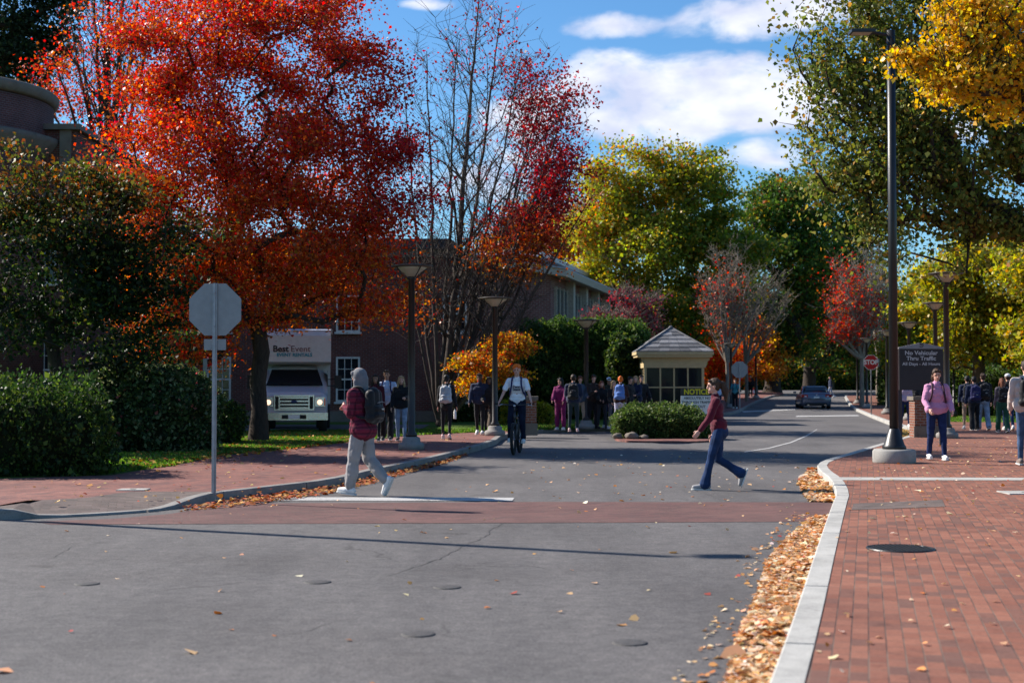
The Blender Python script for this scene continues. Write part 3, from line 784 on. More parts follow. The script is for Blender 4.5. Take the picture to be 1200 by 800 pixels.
# ------------------------------------------------------------------ guard booth
def booth():
    root = empty('guard_booth', (KX, KY, .05), 0, 'small cream guard booth with hipped slate roof on the road island', 'guard booth')
    W, D, H = 1.2, 1.15, 2.62
    bm = BM(); box(bm, -W-.12, W+.12, -D-.12, D+.12, 0, .62); bm_obj('base_wall', bm, simple('booth_base', (.20,.16,.10), .7), root, bevel=.01)
    bm = BM(); box(bm, -W-.2, W+.2, -D-.2, D+.2, .622, .70); bm_obj('sill', bm, CREAM, root, bevel=.01)
    for sx in (-1, 1):
        for sy in (-1, 1): bm = BM(); box(bm, sx*W-(.1 if sx > 0 else -.0), sx*W+(.0 if sx > 0 else .1), sy*D-(.1 if sy > 0 else 0), sy*D+(0 if sy > 0 else .1), .702, 2.2); bm_obj('corner_post', bm, CREAM, root)
    bm = BM(); box(bm, -W-.02, W+.02, -D-.02, D+.02, 2.202, H); bm_obj('frieze', bm, CREAM, root, bevel=.008)
    bm = BM()
    for i in range(1, 4): box(bm, -W+.1+i*(2*W-.2)/4-.03, -W+.1+i*(2*W-.2)/4+.03, -D+.02, -D+.08, .702, 2.2)
    box(bm, -W+.1, W-.1, -D+.03, -D+.07, 1.40, 1.45)
    f = bm_obj('window', bm, CREAM, root)
    bm = BM(); box(bm, -W+.1, W-.1, -D+.045, -D+.055, .704, 2.198)
    gm = Mat('booth_glass', .04, (.02,.025,.03), .5); gm.b.inputs['Transmission Weight'].default_value = .35; gm.b.inputs['IOR'].default_value = 1.2
    bm_obj('pane', bm, gm.m, f)
    for sx in (-1, 1):
        bm = BM()
        for i in (-.33, .33): box(bm, sx*(W-.06)-.03, sx*(W-.06)+.03, i*D-.03, i*D+.03, .702, 2.2)
        box(bm, sx*(W-.06)-.025, sx*(W-.06)+.025, -D+.1, -D*.33-.04, 1.4, 1.45); box(bm, sx*(W-.06)-.025, sx*(W-.06)+.025, D*.33+.04, D-.1, 1.4, 1.45)
        f = bm_obj('window', bm, CREAM, root)
        bm = BM(); box(bm, sx*(W-.055)-.004, sx*(W-.055)+.004, -D+.1, D-.1, .704, 2.198); bm_obj('pane', bm, gm.m, f)
    bm = BM(); box(bm, -W+.1, W-.1, D-.06, D-.03, .702, 2.2); bm_obj('back_panel', bm, simple('booth_inside', (.05,.045,.04), .8), root)
    # counter and a screen seen through the glass
    bm = BM(); box(bm, -W+.15, W-.15, -D+.2, -D+.7, .86, .90); bm_obj('counter', bm, simple('counter_top', (.2,.2,.2), .4), root)
    bm = BM(); box(bm, -.1, .35, -.6, -.56, .95, 1.3); box(bm, .1, .15, -.58, -.55, .9, .96); bm_obj('monitor', bm, simple('monitor_grey', (.3,.32,.36), .3), root)
    bm = BM(); tube(bm, [(-.55,-.7,.9),(-.5,-.72,1.15),(-.2,-.75,1.5)], .02, 6); box(bm, -.24, -.12, -.8, -.7, 1.46, 1.54); bm_obj('desk_lamp', bm, simple('lamp_grey', (.45,.45,.45), .4), root)
    # eaves and bracket
    bm = BM(); e = .29; box(bm, -W-e, W+e, -D-e, D+e, H+.002, H+.10); box(bm, -W-e-.05, W+e+.05, -D-e-.05, D+e+.05, H+.102, H+.22); bm_obj('eaves', bm, CREAM, root, bevel=.012)
    bm = BM(); prism(bm, [(W+.023,2.22),(W+.023,H-.003),(W+.22,H-.003),(W+.22,H-.1),(W+.14,H-.16),(W+.07,2.22)], -D+.0, -D+.14)
    bm_obj('eave_bracket', bm, CREAM, root); bm = BM()
    prism(bm, [(-W-.023,2.4),(-W-.023,H-.003),(-W-.14,H-.003),(-W-.12,H-.08),(-W-.06,2.4)], -D+.0, -D+.14); bm_obj('eave_bracket', bm, CREAM, root)
    # slate courses on four slopes, each slate a box, in one roof mesh
    rng = random.Random(4); bm = BM(); bmesh.ops.create_cube(bm, size=.0001)
    zb, zt = H+.222, H+1.22; R0x, R0y = W+e+.03, D+e+.03
    nrow = 6; cl = bm.faces.layers.float_color.new('slate')
    Mslate = Mat('roof_slate', .6, spec=.35); a = Mslate.N.new('ShaderNodeAttribute'); a.attribute_name = 'slate'
    nn = Mslate.noise(Mslate.coord(), 16, 5); Mslate.color(Mslate.mix(.6, a.outputs['Color'], Mslate.ramp(nn, [(.3,(.6,.6,.6)),(.7,(1.3,1.3,1.3))]), 'MULTIPLY')); Mslate.bump(nn, .4, .01)
    bm.free(); verts = []; faces = []; cols = []
    for side in range(4):
        ca, sa = [(1,0),(0,1),(-1,0),(0,-1)][side]
        R = R0x if side % 2 else R0y; Rw = R0y if side % 2 else R0x
        for r in range(nrow):
            t0, t1 = r/nrow, (r+1)/nrow+.02
            w0, w1 = Rw*(1-t0), Rw*(1-min(t1, 1)); d0, d1 = R*(1-t0), R*(1-min(t1, 1)); z0, z1 = zb+(zt-zb)*t0, zb+(zt-zb)*min(t1, 1)
            nsl = max(1, round(2*w0/.42)); off = (r % 2)*.5
            ed = [-1]+[(-1+(k+off)*2/nsl) for k in range(0 if off else 1, nsl)]+[1]
            for k in range(len(ed)-1):
                if ed[k+1]-ed[k] < .02: continue
                a0, a1 = ed[k]+.004/w0, ed[k+1]-.004/w0; v = rng.uniform(.09, .26); c = (v, v*.99, v*1.02, 1)
                q = [(a0*w0, -d0, z0), (a1*w0, -d0, z0), (a1*w1, -d1, z1-.002), (a0*w1, -d1, z1-.002)]
                base = len(verts); lift = .035
                for (x, y, z) in q[:2]: verts.append((x, y, z))
                for i, (x, y, z) in enumerate(q): verts.append((x, y*(1.0 if i > 1 else 1.008), z+(lift if i < 2 else .008)))
                verts[base:] = [(x*ca-y*sa, x*sa+y*ca, z) for x, y, z in verts[base:]]
                faces += [(base+2, base+3, base+4, base+5), (base, base+1, base+3, base+2)]; cols += [c, c]
    o = mesh_obj('roof', verts, faces, Mslate.m, root)
    at = o.data.color_attributes.new('slate', 'FLOAT_COLOR', 'CORNER')
    cc = []
    for pl, c in zip(o.data.polygons, cols):
        for _ in pl.loop_indices: cc += c
    at.data.foreach_set('color', cc)
    bm = BM(); lathe(bm, [(R0x*1.38, zb-.004), (0, zt-.045)], 4); 
    for v in bm.verts:
        x, y = v.co.x, v.co.y; c45 = math.sqrt(.5); v.co.x, v.co.y = (x-y)*c45, (x+y)*c45*(R0y/R0x)
    bm_obj('roof_deck', bm, BLACKMET, root)
    bm = BM()
    for sx in (-1, 1):
        for sy in (-1, 1): tube(bm, [(sx*R0x, sy*R0y, zb+.03), (0, 0, zt+.03)], .035, 6)
    lathe(bm, [(.09, zt-.03), (.07, zt+.07), (0, zt+.1)], 10); bm_obj('hip_caps', bm, simple('hip_slate', (.16,.16,.165), .7), root)
booth()
# ------------------------------------------------------------------ trees
RED = (.46,.015,.014); SCAR = (.62,.035,.018); ORG = (.58,.14,.02); ORB = (.36,.10,.025); CRIM = (.22,.012,.02); YEL = (.60,.34,.03); GRN = (.085,.12,.02); OLV = (.14,.14,.025); DGR = (.016,.034,.010); BRN = (.20,.075,.03)
def v3(p): return np.array(p)
BASE_M = g(303, 517, KH)
def red_cols(rng, cen, ci):
    n = len(cen); z = cen[:, 2]; x = cen[:, 0]
    hi = np.clip((z-4.2)/3.2+rng.normal(0, .22, n), 0, 1)
    rt = np.clip((x+4.7)/2.0+rng.normal(0, .25, n), 0, 1)     # outer right side of the crown has turned deep crimson
    c1 = palette(rng, n, [(4,ORG),(3,ORB),(.7,YEL),(2,BRN),(2,SCAR)]); c2 = palette(rng, n, [(4,(.52,.045,.02)),(3,RED),(3,ORG),(1,(.5,.04,.06)),(2,BRN)]); c3 = palette(rng, n, [(3,CRIM),(3,RED),(1,SCAR),(1.5,(.30,.02,.05)),(1,BRN)])
    out = c1*(1-hi[:, None])+c2*hi[:, None]; k = (rt*np.clip((z-4.2)/2, .2, 1))[:, None]
    return out*(1-k)+c3*k
tree('big red and orange maple on the lawn beside the box truck', BASE_M, BASE_M.y, (306, 378), .21,
     [(240,60,85,75,10),(320,40,100,70,9),(400,90,60,60,4),(390,190,85,75,9),(200,180,75,80,9),(300,150,110,90,10),(270,280,100,70,8),(390,300,85,60,7),(190,330,50,60,4),
      (330,350,70,40,4),(440,250,45,60,3),(250,10,80,50,4),(235,400,32,30,1.2),(430,335,45,34,2),(190,90,30,60,2.5),(440,180,36,40,3)], 1050, 160, .074, None, 11, spread=.36,
     colfn=red_cols, name='maple_tree', shape='oval', bark=BARK_D, flatten=.55, expo=.5, shell=.2, kup=2.2, fork=.8, attkeep=lambda c: (450-(c[:, 2]-1.6)/c[:, 1]*F) < np.where(600+c[:, 0]/c[:, 1]*F > 290, 372, 425), keep=lambda rng, c: (450-(c[:, 2]-1.6)/c[:, 1]*F) < np.where(600+c[:, 0]/c[:, 1]*F > 300, 398, 445)+rng.normal(0, 7, len(c)))
# centre tree: many straight stems fanning up, leaves only at the top and on the right
def stems_tree(label, base, d, stems, seed, leaf_zones, leaf, cols, r0=.22, bark=None, name='tree', shoots=9, leafn=26, group=None, spread=.22, mat=None, fork=None, tw=6, shoot_len=2.2):
    rng = np.random.default_rng(seed); root = empty(name, base, 0, label, 'tree', group); b = np.array(base)
    ch = []; tips = []
    if fork is not None: f = np.array(P(fork[0], fork[1], d))
    else: f = None
    for si, (px, py, w, dy) in enumerate(stems):
        t = np.array(P(px, py, d+dy)); s = f if f is not None else b
        L = np.linalg.norm(t-s); m = max(8, int(L/.6)); out = np.array([t[0]-s[0], dy, 0.])
        pts = []
        for i in range(m+1):
            k = i/m; p = s+(t-s)*k+out*(k**.6-k)*.35+rng.normal(0, .035, 3)*math.sin(math.pi*k)
            pts.append(p)
        pts = np.array(pts); r = r0*w*(1-np.linspace(0, 1, m+1))**.8+.012
        ch.append((pts-b, r, 9 if w > .3 else 6))
        up = (t-s)/L
        for j in range(int(shoots*max(.5, w*1.3))):
            k = rng.uniform(.22, .97); i0 = int(k*m); p0 = pts[i0]
            a = rng.uniform(0, 2*math.pi); side = np.array([math.cos(a), math.sin(a)*.8, rng.uniform(.7, 1.6)]); side /= np.linalg.norm(side)
            l = L*rng.uniform(.08, .22)*(1.15-k)*2+rng.uniform(.3, .6)*shoot_len*.4; q = 6
            sp = [p0+side*l*u/q+np.array([0, 0, 1])*l*.25*(u/q)**2+rng.normal(0, .03, 3)*u for u in range(q+1)]
            sp = np.array(sp); rr = np.maximum(.010, r[i0]*.42)*(1-np.linspace(0, 1, q+1)*.85)+.003
            ch.append((sp-b, rr, 5)); tips.append(sp[-1])
            for _ in range(tw):
                u0 = rng.integers(1, q+1); a = rng.uniform(0, 2*math.pi); s2 = np.array([math.cos(a), math.sin(a), rng.uniform(.2, 1.3)]); s2 /= np.linalg.norm(s2)
                l2 = l*rng.uniform(.2, .5)+.15; e = sp[u0]+s2*l2; ch.append((np.array([sp[u0]-b, (sp[u0]+e)/2-b+rng.normal(0, .03, 3), e-b]), np.array([.009, .007, .004])*max(1, d/55), 3)); tips.append(e)
    if f is not None:
        m = 6; ch.insert(0, (np.array([b+(f-b)*i/m+rng.normal(0, .02, 3)*(0 < i < m) for i in range(m+1)])-b, np.linspace(r0*1.25, r0*.95, m+1), 12))
    chains_mesh('trunk', ch, bark or BARK_D, root)
    tips = np.array(tips); cen = []; 
    for (px, py, rx, ry, dens) in leaf_zones:
        c = P(px, py, d); s = d/F
        k = (((tips[:, 0]-c.x)/(rx*s))**2+((tips[:, 2]-c.z)/(ry*s))**2) < rng.uniform(.15, 1.5, len(tips))
        sel = tips[k]
        if len(sel) == 0: continue
        n = int(len(sel)*leafn*dens); pk = rng.integers(0, len(sel), n)
        cen.append(sel[pk]+rng.normal(0, spread, (n, 3))*np.array([1, 1, .75]))
    if cen:
        cen = np.concatenate(cen); leaves_mesh('crown', cen-b, leaf*np.exp(rng.normal(0, .2, len(cen))), rng, cols(rng, cen), mat or LEAF, root)
    return root
bt = g(515, 499, KH); D7 = bt.y
def c7(rng, cen):
    n = len(cen); k = np.clip((7.5-cen[:, 2])/2.5+rng.normal(0, .2, n), 0, 1)[:, None]
    return palette(rng, n, [(4,CRIM),(3,(.33,.02,.025)),(1,SCAR),(2,(.2,.04,.03))])*(1-k)+palette(rng, n, [(5,ORG),(3,ORB),(2,YEL),(2,BRN)])*k
stems_tree('many-stemmed tree, mostly bare, with crimson leaves at its right, behind the lamp post', bt, D7,
   [(472,90,.4,1.5),(500,60,.45,-1),(535,50,.5,1.2),(562,-10,.9,.3),(588,8,.6,1.5),(612,60,.4,.5),(645,75,.5,.8),(665,120,.45,-1),(680,180,.42,0),(690,235,.38,-1),
    (632,85,.4,2),(655,140,.35,-2),(674,150,.35,2.5),(640,110,.3,.2),(640,230,.3,2),(455,170,.25,-1),(660,285,.3,-1.5)], 5,
   [(575,50,50,66,.10),(648,145,42,88,.62),(664,205,42,42,.34),(655,275,60,36,.6),(600,285,50,40,.4),(600,160,60,60,.04),(500,390,60,60,.03),(470,380,40,70,.16)],
   .105, c7, r0=.15, name='bare_maple_tree', shoots=24, leafn=36, spread=.24, fork=None, tw=10, bark=mat_bark('bark_smoky', (.085,.070,.060)))
# the thin red tree at the far left
b2 = Vector((-17.2, 60, .1))
def c2f(rng, cen): return palette(rng, len(cen), [(4,SCAR),(3,RED),(4,ORG),(2,BRN)])
stems_tree('slender half-bare red tree rising behind the brick tower', b2, 60,
   [(128,-60,.9,0),(150,-80,.8,1),(108,-40,.6,-1),(80,10,.5,1),(60,60,.4,-1),(170,-60,.6,2),(40,90,.35,0),(95,60,.4,2),(140,40,.5,-2),(120,-20,.5,3),(190,-30,.5,0),(55,120,.35,1)], 8,
   [(80,70,60,70,.14),(150,20,60,60,.12),(55,100,45,40,.3),(110,180,60,30,.4),(160,120,50,70,.15)], .12, c2f, r0=.2, name='red_tree', shoots=16, leafn=34, spread=.32, fork=(126,230), tw=5)
# dark, half-turned dogwood at the left
bd = g(72, 535, KH)
def c4(rng, cen, ci):
    n = len(cen); k = np.clip((cen[:, 2]-4.6)/1.6+rng.normal(0, .35, n), 0, 1)[:, None]
    return palette(rng, n, [(9,(.012,.027,.008)),(1,GRN),(.4,OLV)])*(1-k*.75)+palette(rng, n, [(3,OLV),(3,BRN),(2,ORB),(2,GRN)])*k*.75
bd = Vector((-9.6, 30.5, KH))
tree('dark green spreading tree with rusty top, behind the left hedge', bd, 30.5, (62, 400), .14,
     [(30,235,60,40,6),(95,225,45,34,5),(145,275,48,34,6),(60,300,80,50,8),(150,330,55,42,6),(100,380,80,45,6),(-20,300,70,80,6),(30,390,70,40,5),(20,195,28,20,1.2),(175,300,30,30,2)], 400, 80, .082, None, 21, spread=.30, boughs=15, tight=.62, kup=.3,
     colfn=c4, name='dogwood_tree', mat=LEAF_G, bark=BARK_D, flatten=.4, step=.5, shell=.2)
# tall dark evergreen top left
bz = Vector((-25.5, 70, 0))
tree('tall dark evergreen at the top left corner behind the brick tower', bz, 70, (0, 180), .4,
     [(20,20,58,60,6),(-30,60,70,70,6),(-20,-40,70,70,5),(30,80,42,40,3),(45,10,35,35,2),(-60,140,80,60,4)], 420, 90, .17, [(5,(.016,.032,.014)),(2,(.03,.05,.018))], 31, spread=.55, name='evergreen_tree', mat=LEAF_G, bark=BARK_D, flatten=.5)
# small orange bush-like maple
bo = g(572, 503, KH)
tree('small orange and yellow maple between the two lamp posts', bo, bo.y+1.5, (572, 460), .07,
     [(575,425,36,20,6),(563,440,24,16,3),(594,412,20,11,2),(550,418,14,12,1.5),(583,403,16,9,1.5),(608,407,10,4,.5),(553,446,14,9,1),(606,444,10,4,.3)], 190, 75, .080,
     [(3,ORG),(5,YEL),(2,(.5,.22,.05)),(2,OLV),(1,SCAR)], 41, spread=.17, tight=.36, twig=1, name='small_maple_tree', flatten=.5, step=.35, shell=.2)
# orange tree beyond the modern building
bq = Vector((3.2, 112, 0))
tree('orange-brown tree glowing behind the modern building roof', bq, 112, (640, 330), .3,
     [(640,272,60,30,6),(690,262,36,28,4),(600,290,45,24,3),(690,320,40,40,4),(710,290,25,35,3)], 300, 80, .20, [(4,ORG),(3,ORB),(2,YEL),(2,OLV)], 43, spread=.7, name='orange_tree')
# big yellow-green tree
def c10(rng, cen, ci):
    n = len(cen); k = np.clip((-(cen[:, 0]-9.3)/6+(cen[:, 2]-9)/9+rng.normal(0, .3, n)), 0, 1)[:, None]
    return palette(rng, n, [(5,(.12,.165,.02)),(3,(.20,.22,.028)),(1,YEL)])*(1-k)+palette(rng, n, [(3,(.32,.29,.03)),(4,(.24,.27,.03)),(1.5,YEL),(.8,ORG)])*k
b10 = Vector((9.9, 98, .2))
tree('large yellow-green tree in the middle, behind the guard booth', b10, 98, (772, 395), .42,
     [(765,215,42,34,5),(720,235,38,38,5),(820,225,45,36,6),(850,275,38,40,5),(790,280,60,45,8),(715,300,42,45,6),(730,360,44,32,5),(800,345,60,36,6),(860,330,28,40,3),(745,190,26,18,1.5),(795,190,26,16,1.5),(690,262,24,24,1.5),(780,390,50,20,2.5)],
     640, 120, .21, None, 51, spread=.62, colfn=c10, name='yellow_green_tree', flatten=.5, shell=.35, expo=.47)
# dark trees at the end of the road
for i, (px, dd, blobs, lab) in enumerate([
    (905, 128, [(915,250,38,38,5),(895,290,40,40,5),(940,300,45,40,6),(900,350,46,34,5),(880,385,40,28,3),(930,395,40,26,3),(870,320,30,30,2)], 'dark green oak with a thick trunk at the left of the road end'),
    (948, 134, [(955,240,38,30,5),(985,290,40,40,5),(960,330,46,40,6),(1010,350,36,36,4),(960,385,50,30,4),(995,255,24,22,2),(1005,400,30,24,2)], 'dark green tree with forked trunk directly above the grey car')]):
    b = Vector(((px-600)/F*dd, dd, HT(dd)-.02))
    tree(lab, b, dd, (px, 415), .72 if i == 0 else .6, blobs, 420, 115, .26, [(6,(.05,.10,.018)),(3,(.10,.16,.025)),(1,(.3,.22,.03)),(.4,ORB)], 61+i, spread=.8, name='oak_tree', mat=LEAF_G, bark=BARK_D, flatten=.5, shell=.3)
# bare slim trees with a few red leaves along the left walk
for i, (px, py, top, w, lab) in enumerate([
    (853, 477, [(850,300),(830,320),(865,290),(880,310),(840,290),(895,340),(820,350),(860,330)], .9, 'nearly bare slim tree with a few red leaves right of the booth'),
    (875, 470, [(880,285),(900,300),(865,300),(920,320),(890,330),(925,350),(870,280)], .8, 'bare grey slim tree beside the traffic cone')]):
    b = g(px, py, KH)
    stems_tree(lab, b, b.y, [(x, y, .55+.2*(k % 3), [-1,.5,1.2,-.4][k % 4]) for k, (x, y) in enumerate(top)], 70+i,
       [(840,345,34,40,.05),(850,400,36,20,.10),(862,412,34,14,.14)] if i == 0 else [(870,400,34,30,.12)], .14, lambda r, c: palette(r, len(c), [(4,SCAR),(3,ORG),(2,RED)]),
       r0=.11, bark=BARK_L, name='bare_tree', shoots=20, leafn=16, group='young street trees on the left walk', spread=.3, fork=(px-1, 425), tw=9, shoot_len=2.6)
# right walk small trees
for i, (px, py, top, zones, lab, cols) in enumerate([
    (1010, 477, [(990,310),(1005,300),(975,330),(1025,310),(965,350),(1035,340),(1015,290),(985,300),(970,390)], [(985,345,30,42,.13),(1000,398,34,22,.24),(1030,380,20,40,.1)], 'young tree with sparse scarlet leaves left of the tall black pole', [(5,SCAR),(3,RED),(3,ORG)]),
    (1029, 466, [(1030,280),(1045,290),(1015,290),(1050,320),(1035,300),(1020,310)], [(1060,400,30,30,.15)], 'pale bare tree behind the tall black pole', [(4,ORG),(2,RED)])]):
    b = g(px, py, KH)
    stems_tree(lab, b, b.y, [(x, y, .55+.2*(k % 3), [-1,.5,1.2,-.4][k % 4]) for k, (x, y) in enumerate(top)], 80+i, zones, .15, lambda r, c, cols=cols: palette(r, len(c), cols),
       r0=.13, bark=BARK_L, name='young_tree', shoots=18, leafn=20, group='young street trees on the right walk', spread=.35, fork=(px, 420), tw=8)
# purple-red dogwood above the hedge
bp = Vector(((735-600)/F*66, 66, .1))
tree('purple-leaved dogwood with grey twigs above the tall hedge', bp, 66, (738, 430), .12,
     [(735,370,38,20,5),(710,385,26,16,3),(760,385,26,18,3),(735,352,22,10,1.5),(745,400,34,14,2)], 230, 22, .10, [(4,(.16,.03,.05)),(3,(.24,.05,.06)),(2,(.10,.05,.06)),(1,RED)], 91, spread=.28, twig=7, name='purple_tree', bark=BARK_L, step=.4, shell=.15)
# the great oak reaching in at the upper right, trunk outside the frame
def c15(rng, cen, ci):
    n = len(cen); return palette(rng, n, [(5,(.09,.12,.025)),(5,(.16,.18,.035)),(2.5,(.25,.22,.045)),(1,(.32,.18,.04))])
b15 = Vector((16.6, 33, KH))
tree('great dark green oak overhanging the right walk', b15, 33, (1330, 190), .42,
     [(985,20,30,34,2),(1010,60,44,40,4),(985,100,26,30,2),(1050,30,60,50,6),(1000,150,60,34,5),(968,165,30,18,1.2),(1060,150,70,60,7),(1130,100,80,60,7),(1010,210,40,26,3),(1080,220,60,30,4),(1150,200,70,50,6),
      (1040,255,34,24,2),(1110,265,40,22,2.5),(1190,270,40,30,2.5),(1250,120,90,90,8),(1320,200,90,80,6),(1150,30,80,50,5),(1250,-30,120,60,6),(1080,-40,100,40,5),(1400,60,120,100,6)], 850, 64, .100, None, 101,
     spread=.34, twig=1, colfn=c15, name='oak_tree', mat=LEAF_G, bark=BARK_D, flatten=.7, shell=.2, droop=1.0, step=.6)
# golden branches nearer the camera
b16 = Vector((11.8, 19.5, KH))
tree('golden yellow maple branch hanging in at the upper right corner', b16, 19.5, (1500, 200), .25,
     [(1120,42,34,18,2.2),(1158,15,52,28,4),(1180,70,50,36,4),(1140,95,48,16,2.2),(1190,110,50,18,2),(1098,70,20,7,.6),(1260,60,70,50,4),(1330,80,80,70,4),(1240,-20,100,40,4),(1420,60,100,90,4)], 360, 70, .062, [(6,(.64,.38,.025)),(3,(.56,.27,.02)),(3,(.46,.38,.04)),(1,(.3,.3,.04))], 111,
     spread=.17, tight=.36, twig=2, name='golden_maple_tree', flatten=.4, shell=.2, step=.4, bark=BARK_D, droop=.9)
# yellow-green trees at the right behind the walk
def cyg(rng, cen, ci): return palette(rng, len(cen), [(5,(.22,.24,.025)),(4,(.34,.32,.035)),(3,(.52,.38,.03)),(1,(.45,.2,.03)),(2,(.10,.13,.02))])
for i, (x, dd, top, blobs, lab) in enumerate([
    (1145, 62, (1145,415), [(1130,330,50,36,6),(1170,310,60,46,7),(1110,370,44,30,4),(1160,380,56,34,6),(1200,400,50,30,4),(1120,410,34,20,2),(1210,340,50,50,5)], 'yellow-green tree with golden patches right of the big sign'),
    (1290, 58, (1290,400), [(1230,320,60,50,5),(1290,300,80,70,7),(1300,380,80,50,6),(1230,400,50,30,3)], 'yellow-green tree at the right edge beyond the backpacker'),
    (1085, 92, (1085,420), [(1085,350,30,26,4),(1075,390,34,24,4),(1100,400,30,22,3),(1110,340,28,30,3),(1065,415,26,16,2)], 'distant yellow tree behind the row of disc lamps')]):
    b = Vector(((x-600)/F*dd, dd, HT(dd)+.05))
    tree(lab, b, dd, top, .26, blobs, 360, 115, .15, None, 121+i, spread=.42, colfn=cyg, name='yellow_green_tree', flatten=.5, shell=.25)
# orange-leaved understorey near the booth and road end
for i, (x, dd, blobs, cols, lab) in enumerate([
    (832, 112, [(830,400,30,24,4),(850,425,26,18,3),(815,420,18,16,2)], [(4,ORG),(3,ORB),(2,SCAR),(1,YEL)], 'orange-red tree just right of the booth roof'),
    (885, 124, [(885,410,24,26,4),(900,430,20,14,2),(870,430,20,16,2)], [(4,(.5,.2,.02)),(3,YEL),(2,ORG)], 'amber tree behind the traffic cone'),
    (975, 150, [(975,415,30,22,4),(1000,430,26,16,3)], [(4,(.05,.08,.02)),(2,(.12,.14,.03)),(1,YEL)], 'green understorey tree beyond the grey car')]):
    b = Vector(((x-600)/F*dd, dd, HT(dd)))
    tree(lab, b, dd, (x, 435), .2, blobs, 130, 90, .2, cols, 131+i, spread=.55, name='background_tree', flatten=.6)
# far wooded rise
def woods():
    rng = np.random.default_rng(7); n = 120000
    bands = [(-120, 20, 190, 15, 16), (20, 140, 200, 12, 14), (-40, 60, 160, 4, 7), (20, 70, 158, 6, 9)]
    cen = []; cols = []
    for (x0, x1, y, h0, h1) in bands:
        m = n//len(bands); x = rng.uniform(x0, x1, m); hh = np.array([h0+(h1-h0)*(mnoise.noise(Vector((a*.11, y, 0)))*1.6+.5) for a in x])
        z = HT(y)+np.maximum(0, hh*rng.random(m)**.6); yy = y+rng.uniform(0, 9, m)
        cen.append(np.stack([x, yy, z], 1)); 
        cl = np.array([mnoise.noise(Vector((a*.16, y*.3, c*.25))) for a, c in zip(x, z)])
        c = palette(rng, m, [(5,(.06,.075,.03)),(2,(.11,.10,.035)),(1,(.2,.11,.035))]); c = c*(1+cl[:, None]*.8); cols.append(c)
    cen = np.concatenate(cen); cols = np.concatenate(cols)
    o = leaves_mesh('far_woods', cen, np.full(len(cen), .75)*np.exp(rng.normal(0, .3, len(cen))), rng, np.clip(cols, .01, .8), LEAF)
    tag(o, 'wooded rise far behind the buildings and the end of the road', 'woods', kind='stuff')
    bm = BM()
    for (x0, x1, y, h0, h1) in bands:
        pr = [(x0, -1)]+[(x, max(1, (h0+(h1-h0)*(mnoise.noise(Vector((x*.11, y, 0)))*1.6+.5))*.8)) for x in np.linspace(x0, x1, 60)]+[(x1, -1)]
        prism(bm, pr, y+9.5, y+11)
    o2 = bm_obj('far_woods_shade', bm, INNER); tag(o2, 'dark upright sheets painted as the shade inside the far woods', 'woods', kind='stuff')  # upright dark sheets behind the leaves, painted as shade
woods()

# ------------------------------------------------------------------ hedges and bushes
YEW = [(4,(.018,.038,.010)),(3,(.045,.08,.015)),(1,(.10,.14,.025))]  # palest green is the lit hedge top put into the leaf colours
p = g(0, 558, KH)
hedge('clipped dark yew hedge at the left edge of the brick sidewalk', [(-17,p.y),(-6.9,p.y+.1),(-6.6,p.y+.6),(-7.6,p.y+3),(-17,p.y+3)], KH, 1.20, YEW, 1, 60000, .062, upright=True, amp=.34, name='yew_hedge')
p = g(190, 531, KH)
hedge('glossy rounded shrub with pale leaves coloured as if lit right of the yew hedge', [(-9.4,p.y),(-7.3,p.y-.1),(-6.6,p.y+.8),(-6.8,p.y+2.4),(-8.6,p.y+3),(-9.8,p.y+1.6)], KH, 1.78, [(5,(.03,.055,.02)),(3,(.08,.12,.035)),(2,(.2,.23,.11)),(.15,(.4,.12,.1))], 2, 22000, .085, name='laurel_shrub', cat='shrub', amp=.3, round_top=.5)  # light speckles on the shrub are put into the pale leaf colours
hedge('low dark shrub behind the stop sign post', [(-8.3,34.6),(-6.9,34.5),(-6.8,36.2),(-8.4,36.4)], KH, 1.0, YEW, 31, 7000, .07, name='low_shrub', cat='shrub', round_top=.5)
hedge('tall feathery green arborvitae hedge behind the waiting group', [(.35,60.5),(5.6,60.5),(5.9,61.3),(5.8,63),(.3,63)], KH, 3.75, [(5,(.045,.085,.018)),(3,(.075,.13,.025)),(1,(.13,.17,.03))], 3, 52000, .13, upright=True, amp=.5, name='arborvitae_hedge', round_top=.12)
hedge('dark ivy-covered hedge mass directly left of the booth', [(4.2,58.6),(5.35,58.9),(5.4,60.4),(4.0,60.3)], KH, 3.55, [(5,(.025,.05,.014)),(2,(.07,.11,.02)),(1,(.16,.2,.03))], 4, 16000, .12, amp=.35, name='ivy_hedge', round_top=.5)
hedge('long dark hedge in shade behind the orange maple', [(-2.6,55),(.3,58.5),(.4,60),(-2.8,60)], KH, 1.9, YEW, 5, 14000, .1, name='shaded_hedge', amp=.3)
p = g(778, 516, .05)
hedge('rounded green bush on the island in front of the guard booth', [(3.05,40.8),(5.5,40.8),(5.75,41.7),(5.3,42.9),(3.4,42.9),(2.95,41.8)], .05, .84, [(5,(.05,.085,.02)),(3,(.10,.14,.035)),(1,(.18,.22,.07))], 6, 20000, .062, name='island_bush', cat='bush', amp=.2, round_top=.55)
hedge('bed of magenta flowers along the booth base', [(4.9,55.9),(7.6,55.9),(7.7,56.5),(4.9,56.5)], .05, .55, [(4,(.22,.03,.10)),(3,(.05,.07,.02)),(2,(.12,.03,.06))], 7, 6000, .07, name='flower_bed', cat='flower bed', amp=.12)
hedge('yellow-green low shrub behind the cyclist', [(-.35,52.5),(.6,52.5),(.7,53.3),(-.4,53.3)], KH, .85, [(5,(.32,.30,.03)),(3,(.18,.2,.03))], 8, 6000, .07, name='golden_shrub', cat='shrub', amp=.15, round_top=.5)
